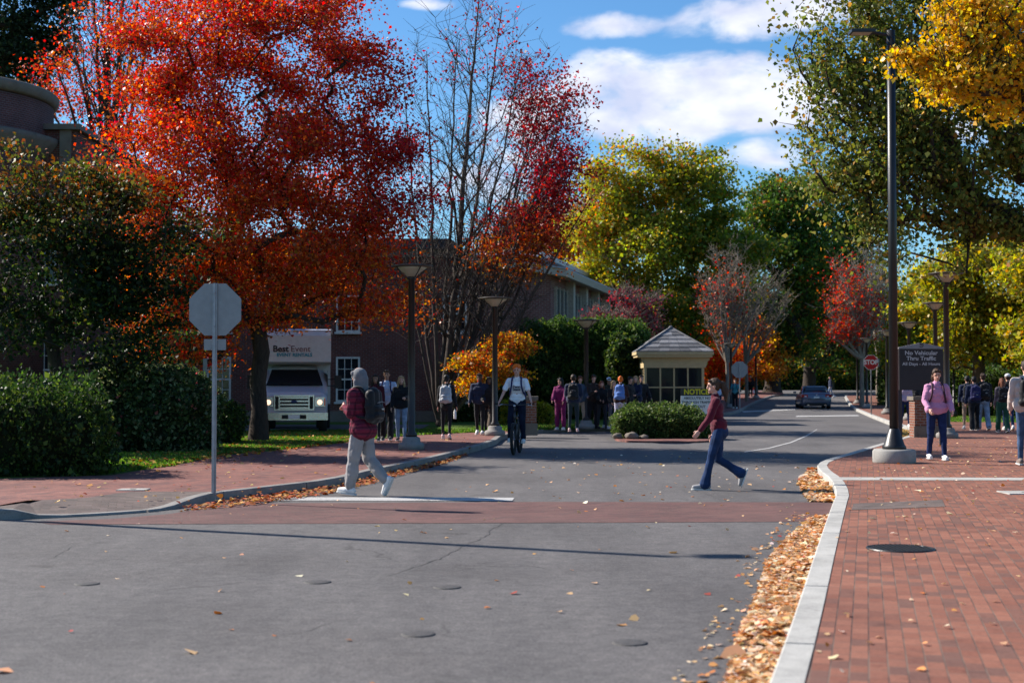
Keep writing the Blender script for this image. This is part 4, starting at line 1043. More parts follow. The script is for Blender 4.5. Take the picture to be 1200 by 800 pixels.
hedge('small golden shrub right of the brick pier', [(.85,53),(1.45,53),(1.5,53.6),(.85,53.7)], KH, .72, [(5,(.32,.30,.03)),(3,(.18,.2,.03))], 9, 3500, .07, name='golden_shrub', cat='shrub', amp=.12, round_top=.5)
hedge('clipped green hedge beyond the right walk', [(17.8,66),(23.5,62),(26,64),(19,69)], HT(62)+.05, 2.1, [(5,(.06,.10,.02)),(3,(.09,.14,.03))], 10, 22000, .11, name='green_hedge', amp=.2)
hedge('low dark hedge at the right edge behind the students', [(23,60),(33,56),(34,58),(24,62.5)], HT(60)+.05, 1.9, [(5,(.05,.085,.02)),(3,(.08,.12,.03))], 11, 18000, .12, name='dark_hedge', amp=.2)
hedge('bank of mixed shrubs closing the end of the road', [(18,151),(44,151),(46,155),(18,155)], .9, 3.2, [(5,(.05,.08,.02)),(3,(.09,.13,.03)),(1,(.3,.3,.05))], 12, 20000, .28, name='shrub_bank', cat='shrubs', amp=.7)
hedge('shaded shrubs behind the left walk beyond the booth', [(13,118),(20,126),(20,130),(11,124)], .8, 2.2, [(5,(.06,.09,.02)),(3,(.12,.16,.03))], 13, 12000, .2, name='shaded_shrub', cat='shrubs', amp=.4)
hedge('dark evergreen screen behind the booth', [(5.6,72),(9.4,73),(9.4,76),(5.4,75)], .1, 2.7, [(5,(.02,.035,.012)),(2,(.05,.07,.02))], 14, 14000, .14, name='evergreen_screen', amp=.4)
hedge('dark hedge running along the far right walk', [(24.5,95),(34,99),(40,112),(30,112)], .15, 2.6, [(5,(.03,.05,.015)),(3,(.06,.09,.02))], 15, 16000, .2, name='far_hedge', amp=.4)
# rocks edging the island bed
rng = random.Random(3)
for i, (x, y, r) in enumerate(((3.02,40.55,.15),(3.4,40.42,.18),(3.75,40.45,.12))):
    bm = BM(); bmesh.ops.create_icosphere(bm, subdivisions=3, radius=r)
    for v in bm.verts: v.co *= 1+.3*mnoise.noise(v.co*9+Vector((i*7, 0, 0))); v.co.z *= .62
    o = bm_obj('edging_stone', bm, STONE, None, True, (x, y, .05+r*.45)); tag(o, ['pale stone at the left end of the island bush','largest pale stone, second from the left under the island bush','small pale stone, third from the left under the island bush'][i], 'stone', 'stones under the island bush')

# ------------------------------------------------------------------ grass blades and fallen leaves
def pts_in(rng, poly, n):
    poly = np.array([(p[0], p[1]) for p in poly]); lo = poly.min(0); hi = poly.max(0); out = np.zeros((0, 2))
    while len(out) < n:
        q = lo+(hi-lo)*rng.random((n*2, 2)); x, y = q[:, 0], q[:, 1]; ins = np.zeros(len(q), bool); j = len(poly)-1
        for i in range(len(poly)):
            xi, yi = poly[i]; xj, yj = poly[j]
            ins ^= ((yi > y) != (yj > y)) & (x < (xj-xi)*(y-yi)/(yj-yi+1e-12)+xi); j = i
        out = np.concatenate([out, q[ins]])
    return out[:n]
def litter(name, label, poly, n, size, cols, z, zr, seed, flatness=.25, prof=None, mat=None, parts=None):
    rng = np.random.default_rng(seed); q = pts_in(rng, poly, n)
    zz = z+zr*rng.random(n)**1.5*(1 if prof is None else prof(q)); cen = np.stack([q[:, 0], q[:, 1], zz+np.array([HT(v) for v in q[:, 1]])], 1)
    o = leaves_mesh(name, cen, size*np.exp(rng.normal(0, .3, n)), rng, palette(rng, n, cols, .15), mat or LEAF_D, None, 'hex', 0, up=((0, 0, 1), np.array([flatness, flatness, .2])), flat=True)
    return tag(o, label, 'leaves', kind='stuff')
TAN = [(5,(.62,.38,.20)),(4,(.60,.29,.10)),(3,(.68,.50,.32)),(2,(.50,.18,.05)),(1,(.28,.14,.08)),(2,(.72,.60,.45)),(.3,(.4,.08,.06))]
def kerb_prof(q):
    # leaves drift up against the kerb: distance to the kerb line
    K = np.array([(p.x, p.y) for p in sr]); d = np.min(np.linalg.norm(q[:, None, :]-K[None, ::2, :], axis=2), axis=1)
    return np.clip(1-d/.75, .12, 1)
PILE = [(842,860),(858,770),(888,700),(902,655),(926,628),(946,614),(974,606),(962,652),(938,725),(914,800),(900,860)]
litter('leaf_litter', 'drift of tan and orange leaves along the right kerb in the foreground', G2(PILE), 17500, .052, TAN, .006, .10, 1, prof=kerb_prof)
litter('leaf_litter', 'thin fringe of leaves on the asphalt beside the long drift', G2([(760,830),(850,700),(880,640),(930,600),(975,606),(955,650),(905,830)]), 420, .042, TAN, .004, .012, 2)
litter('leaf_litter', 'drift of leaves in the kerb corner beyond the brick crossing', G2([(936,563),(940,575),(950,588),(980,589),(974,572),(958,559),(956,551),(946,553)]), 2600, .075, TAN, .006, .08, 3, prof=kerb_prof)
litter('leaf_litter', 'red and brown leaves gathered in the left gutter', G2([(205,600),(300,592),(385,579),(440,566),(520,544),(548,534),(545,531),(500,543),(440,557),(392,571),(310,581),(245,590)]), 1900, .058, [(4,(.40,.10,.04)),(3,(.42,.2,.06)),(2,(.2,.07,.04)),(1,(.6,.35,.12))], .004, .05, 4)
litter('leaf_litter', 'leaves scattered over the right brick sidewalk', G2([(930,840),(975,620),(995,550),(1100,515),(1300,505),(1300,840)], KH), 520, .045, TAN, KH+.002, .012, 5)
litter('leaf_litter', 'single leaves scattered over the foreground asphalt', G2([(-200,840),(0,620),(600,560),(640,530),(950,540),(900,840)]), 170, .048, TAN, .003, .012, 6)
litter('leaf_litter', 'small leaves dotted over the road around the crossing woman', G2([(600,600),(620,530),(940,530),(935,600)]), 100, .055, TAN, .003, .01, 16)
litter('leaf_litter', 'orange leaves fallen on the lawn under the red maple', G2([(150,553),(250,540),(420,517),(470,507),(300,505),(150,530)], KH), 2600, .075, [(4,(.5,.14,.03)),(3,(.4,.2,.05)),(2,(.5,.3,.05))], KH+.01, .04, 7)
litter('leaf_litter', 'leaves scattered over the left brick sidewalk', G2([(0,600),(245,587),(440,556),(560,525),(560,507),(350,526),(0,561)], KH), 260, .055, [(3,(.45,.2,.06)),(3,(.5,.35,.15)),(2,(.4,.08,.04))], KH+.002, .01, 8)
litter('leaf_litter', 'yellow leaves fallen by the bump-out near the big sign', G2([(1060,520),(1075,512),(1070,506),(1055,503),(1045,515)]), 700, .07, [(4,(.6,.4,.12)),(3,(.55,.3,.08))], .004, .06, 17)
def blades(name, label, poly, n, h, seed, z=KH-.01, cols=((5,(.07,.15,.02)),(3,(.12,.2,.03)),(1,(.2,.2,.06)))):
    rng = np.random.default_rng(seed); q = pts_in(rng, poly, n); cen = np.stack([q[:, 0], q[:, 1], z+h*.4+np.array([HT(v) for v in q[:, 1]])], 1)
    o = leaves_mesh(name, cen, h*np.exp(rng.normal(0, .25, n)), rng, palette(rng, n, list(cols)), LEAF, None, 'oval', -4)
    return tag(o, label, 'grass', kind='stuff')
blades('grass', 'short green grass of the left lawn between hedge and truck', G2([(85,558),(200,546),(260,533),(350,525),(406,518),(480,510),(560,506),(560,503),(300,505),(120,515),(85,530)], KH), 50000, .07, 1)
blades('grass', 'strip of sunlit grass beyond the right walk', G2([(1113,494),(1110,482),(1240,482),(1300,495)], KH), 20000, .08, 2)
blades('grass', 'strip of grass in front of the tall hedge', G2([(540,507),(640,503),(700,501),(700,498),(560,500)], KH), 9000, .07, 3)
# ------------------------------------------------------------------ street lamps and signs
FROST = Mat('lamp_diffuser', .4, (.62,.55,.42), .5); FROST.b.inputs['Transmission Weight'].default_value = .25
def disc_lamp(px, py, toppy, label, z=KH, group='disc-topped street lamps'):
    b = g(px, py, z); H = (P(px, toppy, b.y).z-b.z)
    root = empty('street_lamp', b, 0, label, 'street lamp', group)
    bm = BM(); lathe(bm, [(.29, -.02), (.30, .10), (.27, .14), (.21, .16), (.20, .25), (.16, .28), (0, .28)], 24); bm_obj('concrete_base', bm, CONC_L, root, True)
    bm = BM(); lathe(bm, [(.13, .281), (.13, .34), (.085, .40), (.072, H-.35), (.10, H-.34), (.10, H-.28), (0, H-.28)], 14); bm_obj('pole', bm, BRONZE, root, True)
    bm = BM(); lathe(bm, [(.10, H-.278), (.17, H-.20), (.30, H-.11), (.36, H-.065), (0, H-.065)], 28); bm_obj('diffuser', bm, FROST.m, root, True)
    bm = BM(); lathe(bm, [(.375, H-.07), (.47, H-.05), (.48, H-.03), (.30, H-.005), (0, H)], 32); bm_obj('disc_cap', bm, simple('lamp_cap', (.075,.065,.055), .5) if 'lamp_cap' not in bpy.data.materials else bpy.data.materials['lamp_cap'], root, True)
    for k in range(4):
        a = k*math.pi/2+.6; bm = BM(); tube(bm, [(math.cos(a)*.09, math.sin(a)*.09, H-.33), (math.cos(a)*.26, math.sin(a)*.26, H-.20), (math.cos(a)*.40, math.sin(a)*.40, H-.06)], .014, 5); bm_obj('bracket', bm, BRONZE, root)
    return root
for a in ((482,526,310,'disc-topped street lamp nearest on the left walk, beside the hooded walker'),
          (580,510,348,'disc-topped street lamp in front of the small orange maple'),
          (687,502,374,'disc-topped street lamp among the waiting group'),
          (857,478,402,'far disc-topped street lamp just right of the guard booth'),
          (886,467,410,'disc-topped street lamp beyond the traffic cone'),
          (1110,513,319,'largest disc-topped street lamp on the right walk, behind the woman in pink'),
          (1097,497,354,'second disc-topped street lamp on the right, its pole behind the big sign'),
          (1066,492,377,'third disc-topped street lamp on the right, above the left half of the big sign'),
          (1040,485,387,'disc-topped street lamp directly left of the tall black pole'),
          (1016,478,396,'small disc-topped street lamp left of the stop sign on the right walk'),
          (1005,473,401,'farthest disc-topped street lamp on the right walk')): disc_lamp(*a)
def tall_light(px, py, toppy, label, arm=-1, arm_len=.78, b=None, H=None):
    if b is None: b = g(px, py, KH)
    if H is None: H = P(px, toppy, b.y).z-b.z
    root = empty('tall_street_light', b, 0, label, 'street light')
    bm = BM(); lathe(bm, [(.385, -.02), (.40, .02), (.40, .21), (.37, .25), (0, .25)], 32); bm_obj('concrete_base', bm, mat_concrete('pole_base', (.29,.28,.26)) if 'pole_base' not in bpy.data.materials else bpy.data.materials['pole_base'], root, True)
    bm = BM(); lathe(bm, [(.22, .252), (.22, .30), (.19, .34), (.10, .62), (.085, .64), (0, .64)], 20); bm_obj('base_cover', bm, BLACKMET, root, True)
    bm = BM(); lathe(bm, [(.085, .642), (.078, H), (.0, H+.01)], 16); bm_obj('pole', bm, BLACKMET, root, True)
    bm = BM(); tube(bm, [(0,0,H-.10),(arm*arm_len*.5,0,H-.03)], .03, 8); bm_obj('arm', bm, BLACKMET, root)
    bm = BM(); box(bm, min(arm*arm_len*.42, arm*arm_len), max(arm*arm_len*.42, arm*arm_len), -.16, .16, H-.06, H+.0); bm_obj('lamp_head', bm, BLACKMET, root, bevel=.02)
    bm = BM(); box(bm, min(arm*arm_len*.5, arm*arm_len*.95), max(arm*arm_len*.5, arm*arm_len*.95), -.12, .12, H-.066, H-.0605); bm_obj('lens', bm, FROST.m, root)
tall_light(1048, 541.5, 36, 'tall black street light on a round concrete foot beside the big sign')
# the light standing outside the left of the frame whose long shadow crosses the foreground asphalt
tall_light(0, 0, 0, 'tall black street light outside the left edge whose shadow crosses the road', arm=1, b=Vector((-9.6, 18.55, KH)), H=9.1)

def octagon(r): return [(r*math.cos(math.pi/8+k*math.pi/4), r*math.sin(math.pi/8+k*math.pi/4)) for k in range(8)]
REDP = simple('sign_red', (.50,.02,.025), .45, .08); WHP = simple('sign_white', (.78,.77,.75), .5, .05)
def stop_sign(px, py, cy, label, facing_away, rad_px, plate=False, z=KH):
    b = g(px, py, z); s = b.y/F; zc = P(px, cy, b.y).z-b.z; r = rad_px*s/math.cos(math.pi/8)
    root = empty('stop_sign', b, math.pi if facing_away else 0, label, 'stop sign'); sg = -1
    bm = BM(); prism(bm, [(-.03,-.1),(.03,-.1),(.03,zc+r*.93),(-.03,zc+r*.93)], -.012, .012); bm.verts.ensure_lookup_table()
    prism(bm, [(-.012,-.1),(.012,-.1),(.012,zc+r*.93),(-.012,zc+r*.93)], .0125, .034)
    bm_obj('post', bm, GALV, root)
    bm = BM(); prism(bm, [(x, z_+zc) for x, z_ in octagon(r)], -.022, -.018)
    bm_obj('plate', bm, ALU, root)
    bm = BM(); prism(bm, [(x, z_+zc) for x, z_ in octagon(r*.999)], -.0245, -.0225); bm_obj('white_border', bm, WHP, root)
    bm = BM(); prism(bm, [(x, z_+zc) for x, z_ in octagon(r*.945)], -.0265, -.025); bm_obj('red_face', bm, REDP, root)
    text_obj('lettering', 'STOP', r*.80, WHP, root, (0, -.0275, zc), bold=.012, ext=.0008, sx=.92)
    if not facing_away: pass
    for dz in (-.6, .6):
        bm = BM(); lathe(bm, [(.012,0),(.012,.012),(0,.014)], 8); o = bm_obj('bolt', bm, GALV, root, loc=(0, .035, zc+dz*r), rot=(math.radians(-90),0,0))
    if plate:
        bm = BM(); box(bm, -.15, .15, -.022, -.018, zc-r-.17, zc-r-.02); pl = bm_obj('small_plate', bm, ALU, root)
        bm = BM(); box(bm, -.145, .145, -.0245, -.0225, zc-r-.165, zc-r-.025); bm_obj('small_plate_face', bm, REDP, pl)
    return root
stop_sign(250.5, 577, 362.5, 'large stop sign seen from behind, on a steel post at the left kerb', True, 30.5, True)
stop_sign(1021, 485.5, 424.5, 'red stop sign facing the camera on the right walk', False, 8.6)
stop_sign(867, 481, 433, 'far stop sign seen from behind on the left walk beyond the booth', True, 9.5)
# slim second post behind the shrub
b = Vector((-7.55, 35.0, KH)); root = empty('sign_post', b, 0, 'slim steel post with a narrow plate behind the stop sign post', 'post')
bm = BM(); prism(bm, [(-.025,-.1),(.025,-.1),(.025,2.1),(-.025,2.1)], -.01, .01); bm_obj('post', bm, GALV, root)
bm = BM(); box(bm, -.05, .05, -.018, -.0105, 1.75, 2.1); bm_obj('plate', bm, ALU, root)

# ---- the large dark traffic sign
def big_sign():
    b = g(1080, 522, KH); Y = b.y; s = Y/F
    root = empty('traffic_sign', b, 0, 'tall dark sign reading No Vehicular Thru Traffic beside the tall black pole', 'sign')
    zt = P(0, 401.5, Y).z-b.z; ze = P(0, 408.5, Y).z-b.z; zb = P(0, 457, Y).z-b.z; w = .53
    DK = simple('sign_charcoal', (.036,.029,.030), .55, .08); GY = simple('sign_taupe', (.27,.25,.25), .55, .05); TX = simple('sign_letter_grey', (.50,.47,.46), .5, .04)
    for sx in (-1, 1):
        bm = BM(); box(bm, sx*(w-.035)-.045, sx*(w-.035)+.045, .03, .10, -.1, ze-.01); bm_obj('post', bm, DK if 0 else simple('sign_post_paint', (.05,.04,.043), .5) if 'sign_post_paint' not in bpy.data.materials else bpy.data.materials['sign_post_paint'], root)
    bm = BM(); box(bm, -w, w, -.03, .028, zb, ze-.002); bm_obj('panel', bm, DK, root)
    bm = BM(); prism(bm, [(-w-.012, ze), (w+.012, ze), (w+.012, ze+.035), (0, zt), (-w-.012, ze+.035)], -.04, .035); bm_obj('gable_top', bm, GY, root)
    bm = BM()
    # ring emblem with a small animal-like curl
    for a0, a1, r in ((-2.6, 2.2, .045),):
        tube(bm, [(r*math.cos(a0+(a1-a0)*k/14), -.042, ze+.085+r*math.sin(a0+(a1-a0)*k/14)) for k in range(15)], .010, 6)
    tube(bm, [(-.04,-.042,ze+.115),(-.01,-.042,ze+.10),(.012,-.042,ze+.085)], .012, 6)
    bm_obj('emblem', bm, DK, root)
    def ln(t, py, size, sx=1.0, bold=.003): text_obj('lettering', t, size, TX, root, (0, -.0315, P(0, py, Y).z-b.z), bold=bold, ext=.001, sx=sx)
    ln('No Vehicular', 413.6, .135, 1.08); ln('Thru Traffic', 420.0, .135, 1.08); ln('All Days - All Hours', 426.4, .102, 1.08, .002)
big_sign()
# ---- yellow on black NOTICE board
def notice():
    b = Vector(((818-600)/F*43.4, 43.4, .05)); Y = b.y
    root = empty('notice_board', b, 0, 'white board with a black and yellow NOTICE heading beside the island bush', 'sign')
    zt = P(0, 455, Y).z-b.z; zm = P(0, 463.5, Y).z-b.z; zb = P(0, 485, Y).z-b.z; w = .53
    for sx in (-1, 1):
        bm = BM(); box(bm, sx*.42-.03, sx*.42+.03, .012, .05, 0, zt-.03); bm_obj('post', bm, GALV, root)
    bm = BM(); box(bm, -w, w, -.01, .01, zb, zm-.002); bm_obj('white_panel', bm, WHP, root)
    bm = BM(); box(bm, -w, w, -.012, .01, zm, zt); bm_obj('black_panel', bm, BLACKMET, root)
    YL = simple('sign_yellow', (.75,.62,.02), .5, .05); BK = simple('sign_black', (.02,.02,.02), .5)
    text_obj('heading', 'NOTICE', .225, YL, root, (-.055, -.0135, (zt+zm)/2), bold=.006, ext=.001, sx=.93)
    for i, t in enumerate(('ABSOLUTELY NO', 'THROUGH TRAFFIC', 'WITHOUT', 'PERMIT')):
        text_obj('lettering', t, .105, BK, root, (-.03, -.0115, zm-.075-.128*i), bold=.003, ext=.001, sx=1.0)
notice()
# ---- post clock by the hedge
b = Vector(((1117.5-600)/F*62, 62, KH)); root = empty('post_clock', b, 0, 'small round white clock face on a dark post before the yellow trees', 'clock')
zc = P(0, 424, 62).z-b.z
bm = BM(); lathe(bm, [(.16,0),(.14,.3),(.06,.4),(.045,zc-.3),(0,zc-.3)], 14); bm_obj('post', bm, BRONZE, root, True)
bm = BM(); lathe(bm, [(.33,-.10),(.36,-.06),(.36,.06),(.33,.10),(0,.10)], 28); bm_obj('case', bm, BRONZE, root, True, (0,0,zc), rot=(math.radians(90),0,0))
bm = BM(); lathe(bm, [(.29,0),(.29,.012),(0,.012)], 28); f = bm_obj('face', bm, WHP, root, False, (0,-.105,zc), rot=(math.radians(90),0,0))
bm = BM(); box(bm, -.012, .012, -.128, -.122, zc-.02, zc+.2); box(bm, -.01, .14, -.130, -.1285, zc-.012, zc+.012); bm_obj('hands', bm, BLACKMET, root)
# ---- traffic cone
b = g(883, 463.4, KH); root = empty('traffic_cone', b, 0, 'orange traffic cone with white collar on the far left walk', 'traffic cone')
ORP = simple('cone_orange', (.75,.07,.02), .5, .05)
bm = BM(); box(bm, -.22, .22, -.22, .22, 0, .04); bm_obj('foot', bm, ORP, root, bevel=.01)
bm = BM(); lathe(bm, [(.16,.041),(.115,.30)], 16); lathe(bm, [(.07,.55),(.035,.75),(0,.75)], 16); bm_obj('cone', bm, ORP, root)
bm = BM(); lathe(bm, [(.119,.295),(.072,.555)], 16); bm_obj('collar', bm, WHP, root)
# ---- brick piers, gate arm
def pier(label, x, y, w, h, d=.5, cap=True, z=KH):
    root = empty('brick_pier', (x, y, z), 0, label, 'brick pier')
    bm = BM(); box(bm, -w/2, w/2, 0, d, -.05, h); bm_obj('brickwork', bm, mat_brickwall('pier_brick', (.26,.09,.05), (.20,.065,.04), (.25,.22,.19)) if 'pier_brick' not in bpy.data.materials else bpy.data.materials['pier_brick'], root)
    bm = BM(); box(bm, -w/2-.05, w/2+.05, -.05, d+.05, h+.002, h+.11); bm_obj('stone_cap', bm, STONE, root, bevel=.01)
    bm = BM(); box(bm, -w/2-.03, w/2+.03, -.03, -.002, -.05, .30); bm_obj('stone_foot', bm, STONE, root)
    return root
b = g(619, 508, KH); pier('brick pier with stone cap behind the cyclist', b.x, b.y, .50, 1.0)
b = g(1088, 512, KH); pier('low brick wall with stone cap behind the woman in pink', b.x+.1, b.y, .95, 1.02, .55)
b = g(1069, 507, KH); root = empty('barrier_arm', b, math.radians(-20), 'orange and white barrier arm leaning beside the low brick wall', 'barrier')
WD = simple('weathered_orange', (.62,.36,.16), .6, .1)
e = Vector((.75, -.2, .62))
bm = BM(); tube(bm, [(0,0,.12), e], .045, 6); bm_obj('board', bm, WD, root)
bm = BM(); tube(bm, [(.12,-.04,.02), e+Vector((.1,-.03,-.16))], .035, 6); bm_obj('lower_board', bm, WHP, root)
for t in (.2, .45, .7):
    bm = BM(); p = Vector((0,0,.12)).lerp(e, t); q = Vector((0,0,.12)).lerp(e, t+.1); tube(bm, [p, q], .048, 6); bm_obj('stripe', bm, WHP, root)
bm = BM(); box(bm, -.05, .05, -.08, .08, 0, .16); bm_obj('pivot', bm, GALV, root)
bm = BM(); box(bm, .70, .78, -.24, -.16, 0, .70); bm_obj('rest_post', bm, BRONZE, root)

# ------------------------------------------------------------------ box truck
def loft(bm, secs, close=True):
    R = [[bm.verts.new(p) for p in s] for s in secs]
    for a, b in zip(R, R[1:]):
        n = len(a)
        for k in range(n if close else n-1): bm.faces.new((a[k], a[(k+1)%n], b[(k+1)%n], b[k]))
    bm.faces.new(R[0][::-1]); bm.faces.new(R[-1])
def wheel(parent, x, y, r, w, rim_r=None):
    tyre = simple('tyre_rubber', (.018,.018,.018), .85) if 'tyre_rubber' not in bpy.data.materials else bpy.data.materials['tyre_rubber']
    rimm = simple('wheel_rim', (.35,.35,.36), .35, metal=.8) if 'wheel_rim' not in bpy.data.materials else bpy.data.materials['wheel_rim']
    rr = rim_r or r*.6
    bm = BM(); lathe(bm, [(rr, -w/2+.01), (r-.03, -w/2), (r, -w/2+.03), (r, w/2-.03), (r-.03, w/2), (rr, w/2-.01), (rr, -w/2+.01)], 28)
    t = bm_obj('wheel', bm, tyre, parent, True, (x, y, r), rot=(0, math.radians(90), 0))
    bm = BM(); lathe(bm, [(0, -w/2+.03), (rr*.4, -w/2+.02), (rr*.98, -w/2+.04), (rr*.98, w/2-.04), (rr*.4, w/2-.02), (0, w/2-.03)], 20); bm_obj('rim', bm, rimm, t, True)
def truck():
    root = empty('box_truck', (-6.52, 42.6, KH), math.radians(8), 'white box truck with lit headlights parked between lawn and brick hall', 'truck')
    WT = simple('truck_white', (.42,.42,.45), .38, .05, spec=.5); CH = simple('chrome', (.55,.55,.56), .18, .05, metal=.9); BKP = simple('black_plastic', (.015,.015,.016), .5)
    BX = simple('box_white', (.5,.49,.47), .5, .06)
    # box body and attic over the cab
    bm = BM(); prism(bm, [(2.3,.85),(7.6,.85),(7.6,3.12),(1.0,3.12),(.86,2.95),(.78,2.15),(1.1,2.08),(2.3,2.08)], -1.10, 1.10, 'x'); bm_obj('cargo_box', bm, BX, root, bevel=.03)
    bm = BM()
    for sx in (-1, 1): box(bm, sx*1.115-.03, sx*1.115+.03, .80, 7.62, 3.0, 3.14)
    bm_obj('roof_rail', bm, ALU, root)
    bm = BM(); prism(bm, [(.97,3.122),(7.62,3.122),(7.62,3.16),(1.02,3.16)], -1.11, 1.11, 'x'); bm_obj('box_roof', bm, simple('box_roof_painted_sky', (.50,.55,.66), .35), root)  # blue of the white roof is reflected light put into the colour
    # cab: hood, cowl, screen, roof (sections run front to back)
    def sec(y, hw, z0, z1, r=.12, top=None):
        t = top or hw; pts = []
        for (x, z) in ((-hw, z0+.05), (-hw, z1-r*1.4), (-t+r*.5, z1-.03), (-t+r*1.6, z1), (0, z1+.02), (t-r*1.6, z1), (t-r*.5, z1-.03), (hw, z1-r*1.4), (hw, z0+.05), (hw-.05, z0), (-hw+.05, z0)): pts.append((x, y, z))
        return pts
    bm = BM(); loft(bm, [sec(.02,.94,.52,1.12,.10,.90), sec(.10,.98,.45,1.22,.10,.92), sec(.75,1.0,.42,1.33,.12,.92), sec(.95,1.0,.42,1.38,.12,.92), sec(1.0,1.0,.42,1.40,.10,.93), sec(1.55,1.0,.42,1.98,.2,.80), sec(1.75,1.0,.42,2.05,.2,.78), sec(2.28,1.0,.42,2.06,.2,.78)]); bm_obj('cab', bm, WT, root, False, bevel=0)
    # windscreen lies on the sloping cab front
    bm = BM(); P4 = [(-.86,.985,1.415),(.86,.985,1.415),(.70,1.49,1.90),(-.70,1.49,1.90)]; up = Vector((0,-.035,.02))
    A = [bm.verts.new(Vector(p)+up) for p in P4]; B = [bm.verts.new(Vector(p)+up+Vector((0,.02,-.012))) for p in P4]
    bm.faces.new(A); bm.faces.new(B[::-1]); [bm.faces.new((A[i],B[i],B[(i+1)%4],A[(i+1)%4])) for i in range(4)]
    bm_obj('windscreen', bm, mat_glass('truck_glass', (.01,.012,.018), .05), root)
    for sx in (-1, 1):
        bm = BM(); tube(bm, [(0 if 0 else sx*-.1,.93,1.45),(sx*.45,1.0,1.50)], .012, 5); bm_obj('wiper', bm, BKP, root)
        bm = BM(); box(bm, min(sx*1.003, sx*1.01), max(sx*1.003, sx*1.01), 1.25, 2.1, 1.45, 1.9); bm_obj('side_window', bm, bpy.data.materials['truck_glass'], root)
        # headlight cluster, lit
        bm = BM(); box(bm, min(sx*.62, sx*.93), max(sx*.62, sx*.93), -.045, .03, .80, 1.08); hl = bm_obj('headlight', bm, CH, root, bevel=.01)
        lm = bpy.data.materials.get('headlight_lit')
        if not lm:
            M_ = Mat('headlight_lit', .3, (.9,.8,.6)); M_.b.inputs['Emission Color'].default_value = (1,.58,.38,1); M_.b.inputs['Emission Strength'].default_value = 1.0; lm = M_.m
        bm = BM(); lathe(bm, [(.078,0),(.068,.03),(0,.035)], 18); bm_obj('lens', bm, lm, hl, True, (sx*.76,-.047,.93), rot=(math.radians(90),0,0))
        bm = BM(); box(bm, min(sx*.89, sx*.925), max(sx*.89, sx*.925), -.052, -.046, .83, 1.05); bm_obj('indicator', bm, ORP, hl)
        # mirrors
        bm = BM(); tube(bm, [(sx*1.22,1.08,1.62),(sx*1.0,1.15,1.62),(sx*.99,1.15,1.42),(sx*1.22,1.08,1.42)], .018, 6); mm = bm_obj('mirror_arm', bm, BKP, root)
        bm = BM(); box(bm, sx*1.32-.11, sx*1.32+.11, 1.02, 1.12, 1.34, 1.74); bm_obj('mirror', bm, BKP, mm, bevel=.02)
        wheel(root, sx*.86, .78, .39, .24); wheel(root, sx*.90, 5.2, .39, .45)
    # grille with chrome surround and bars
    bm = BM(); box(bm, -.60, .60, -.03, .02, .72, 1.13); gr = bm_obj('grille', bm, BKP, root)
    bm = BM(); 
    for z in (.74, .84, .94, 1.04): box(bm, -.42, .42, -.065, -.031, z, z+.045)
    box(bm, -.60, .60, -.06, -.031, 1.10, 1.145); box(bm, -.60, .60, -.06, -.031, .69, .73); box(bm, -.60, -.56, -.06, -.031, .731, 1.099); box(bm, .56, .60, -.06, -.031, .731, 1.099); box(bm, -.46, -.42, -.07, -.031, .731, 1.099); box(bm, .42, .46, -.07, -.031, .731, 1.099)
    bm_obj('chrome_bars', bm, CH, gr)
    bm = BM(); lathe(bm, [(.10,0),(.09,.012),(0,.014)], 20); o = bm_obj('oval_badge', bm, simple('badge_blue', (.02,.04,.12), .3), gr, True, (0,-.068,.945), rot=(math.radians(90),0,0)); o.scale = (1,.45,1)
    bm = BM(); box(bm, -1.0, 1.0, -.22, .05, .40, .62); bm_obj('bumper', bm, CH, root, bevel=.03)
    bm = BM(); box(bm, -.36, .36, -.235, -.221, .44, .56); bm_obj('bumper_recess', bm, BKP, root)
    bm = BM(); box(bm, -.17, .17, -.242, -.236, .445, .555); bm_obj('licence_plate', bm, WHP, root)
    bm = BM(); box(bm, -.5, .5, 1.2, 7.5, .45, .84); bm_obj('chassis', bm, BKP, root)
    # lettering on the attic
    DKT = simple('letter_dark', (.03,.03,.035), .5); TEAL = simple('letter_teal', (.02,.22,.28), .5)
    sl = math.atan2(.08, .8)
    def lt(t, x, z, size, mat, bold=0, sx=1): 
        y = .78+(z-2.15)*.1-.012; text_obj('lettering', t, size, mat, root, (x, y, z), rot=(math.radians(90)-sl, 0, 0), bold=bold, ext=.001, align='LEFT', sx=sx)
    lt('Best', -.66, 2.54, .27, DKT, .008); lt('Event', -.125, 2.54, .27, simple('letter_maroon', (.14,.05,.06), .5), 0, 1.0)
    lt('EVENT RENTALS', -.54, 2.36, .145, TEAL, .005, 1.0)
    bm = BM(); 
    for x in (-.35, 0, .35): box(bm, x-.05, x+.05, .78, .84, 3.06, 3.10)
    bm_obj('marker_lights', bm, simple('amber', (.6,.25,.03), .4), root)
    return root
truck()

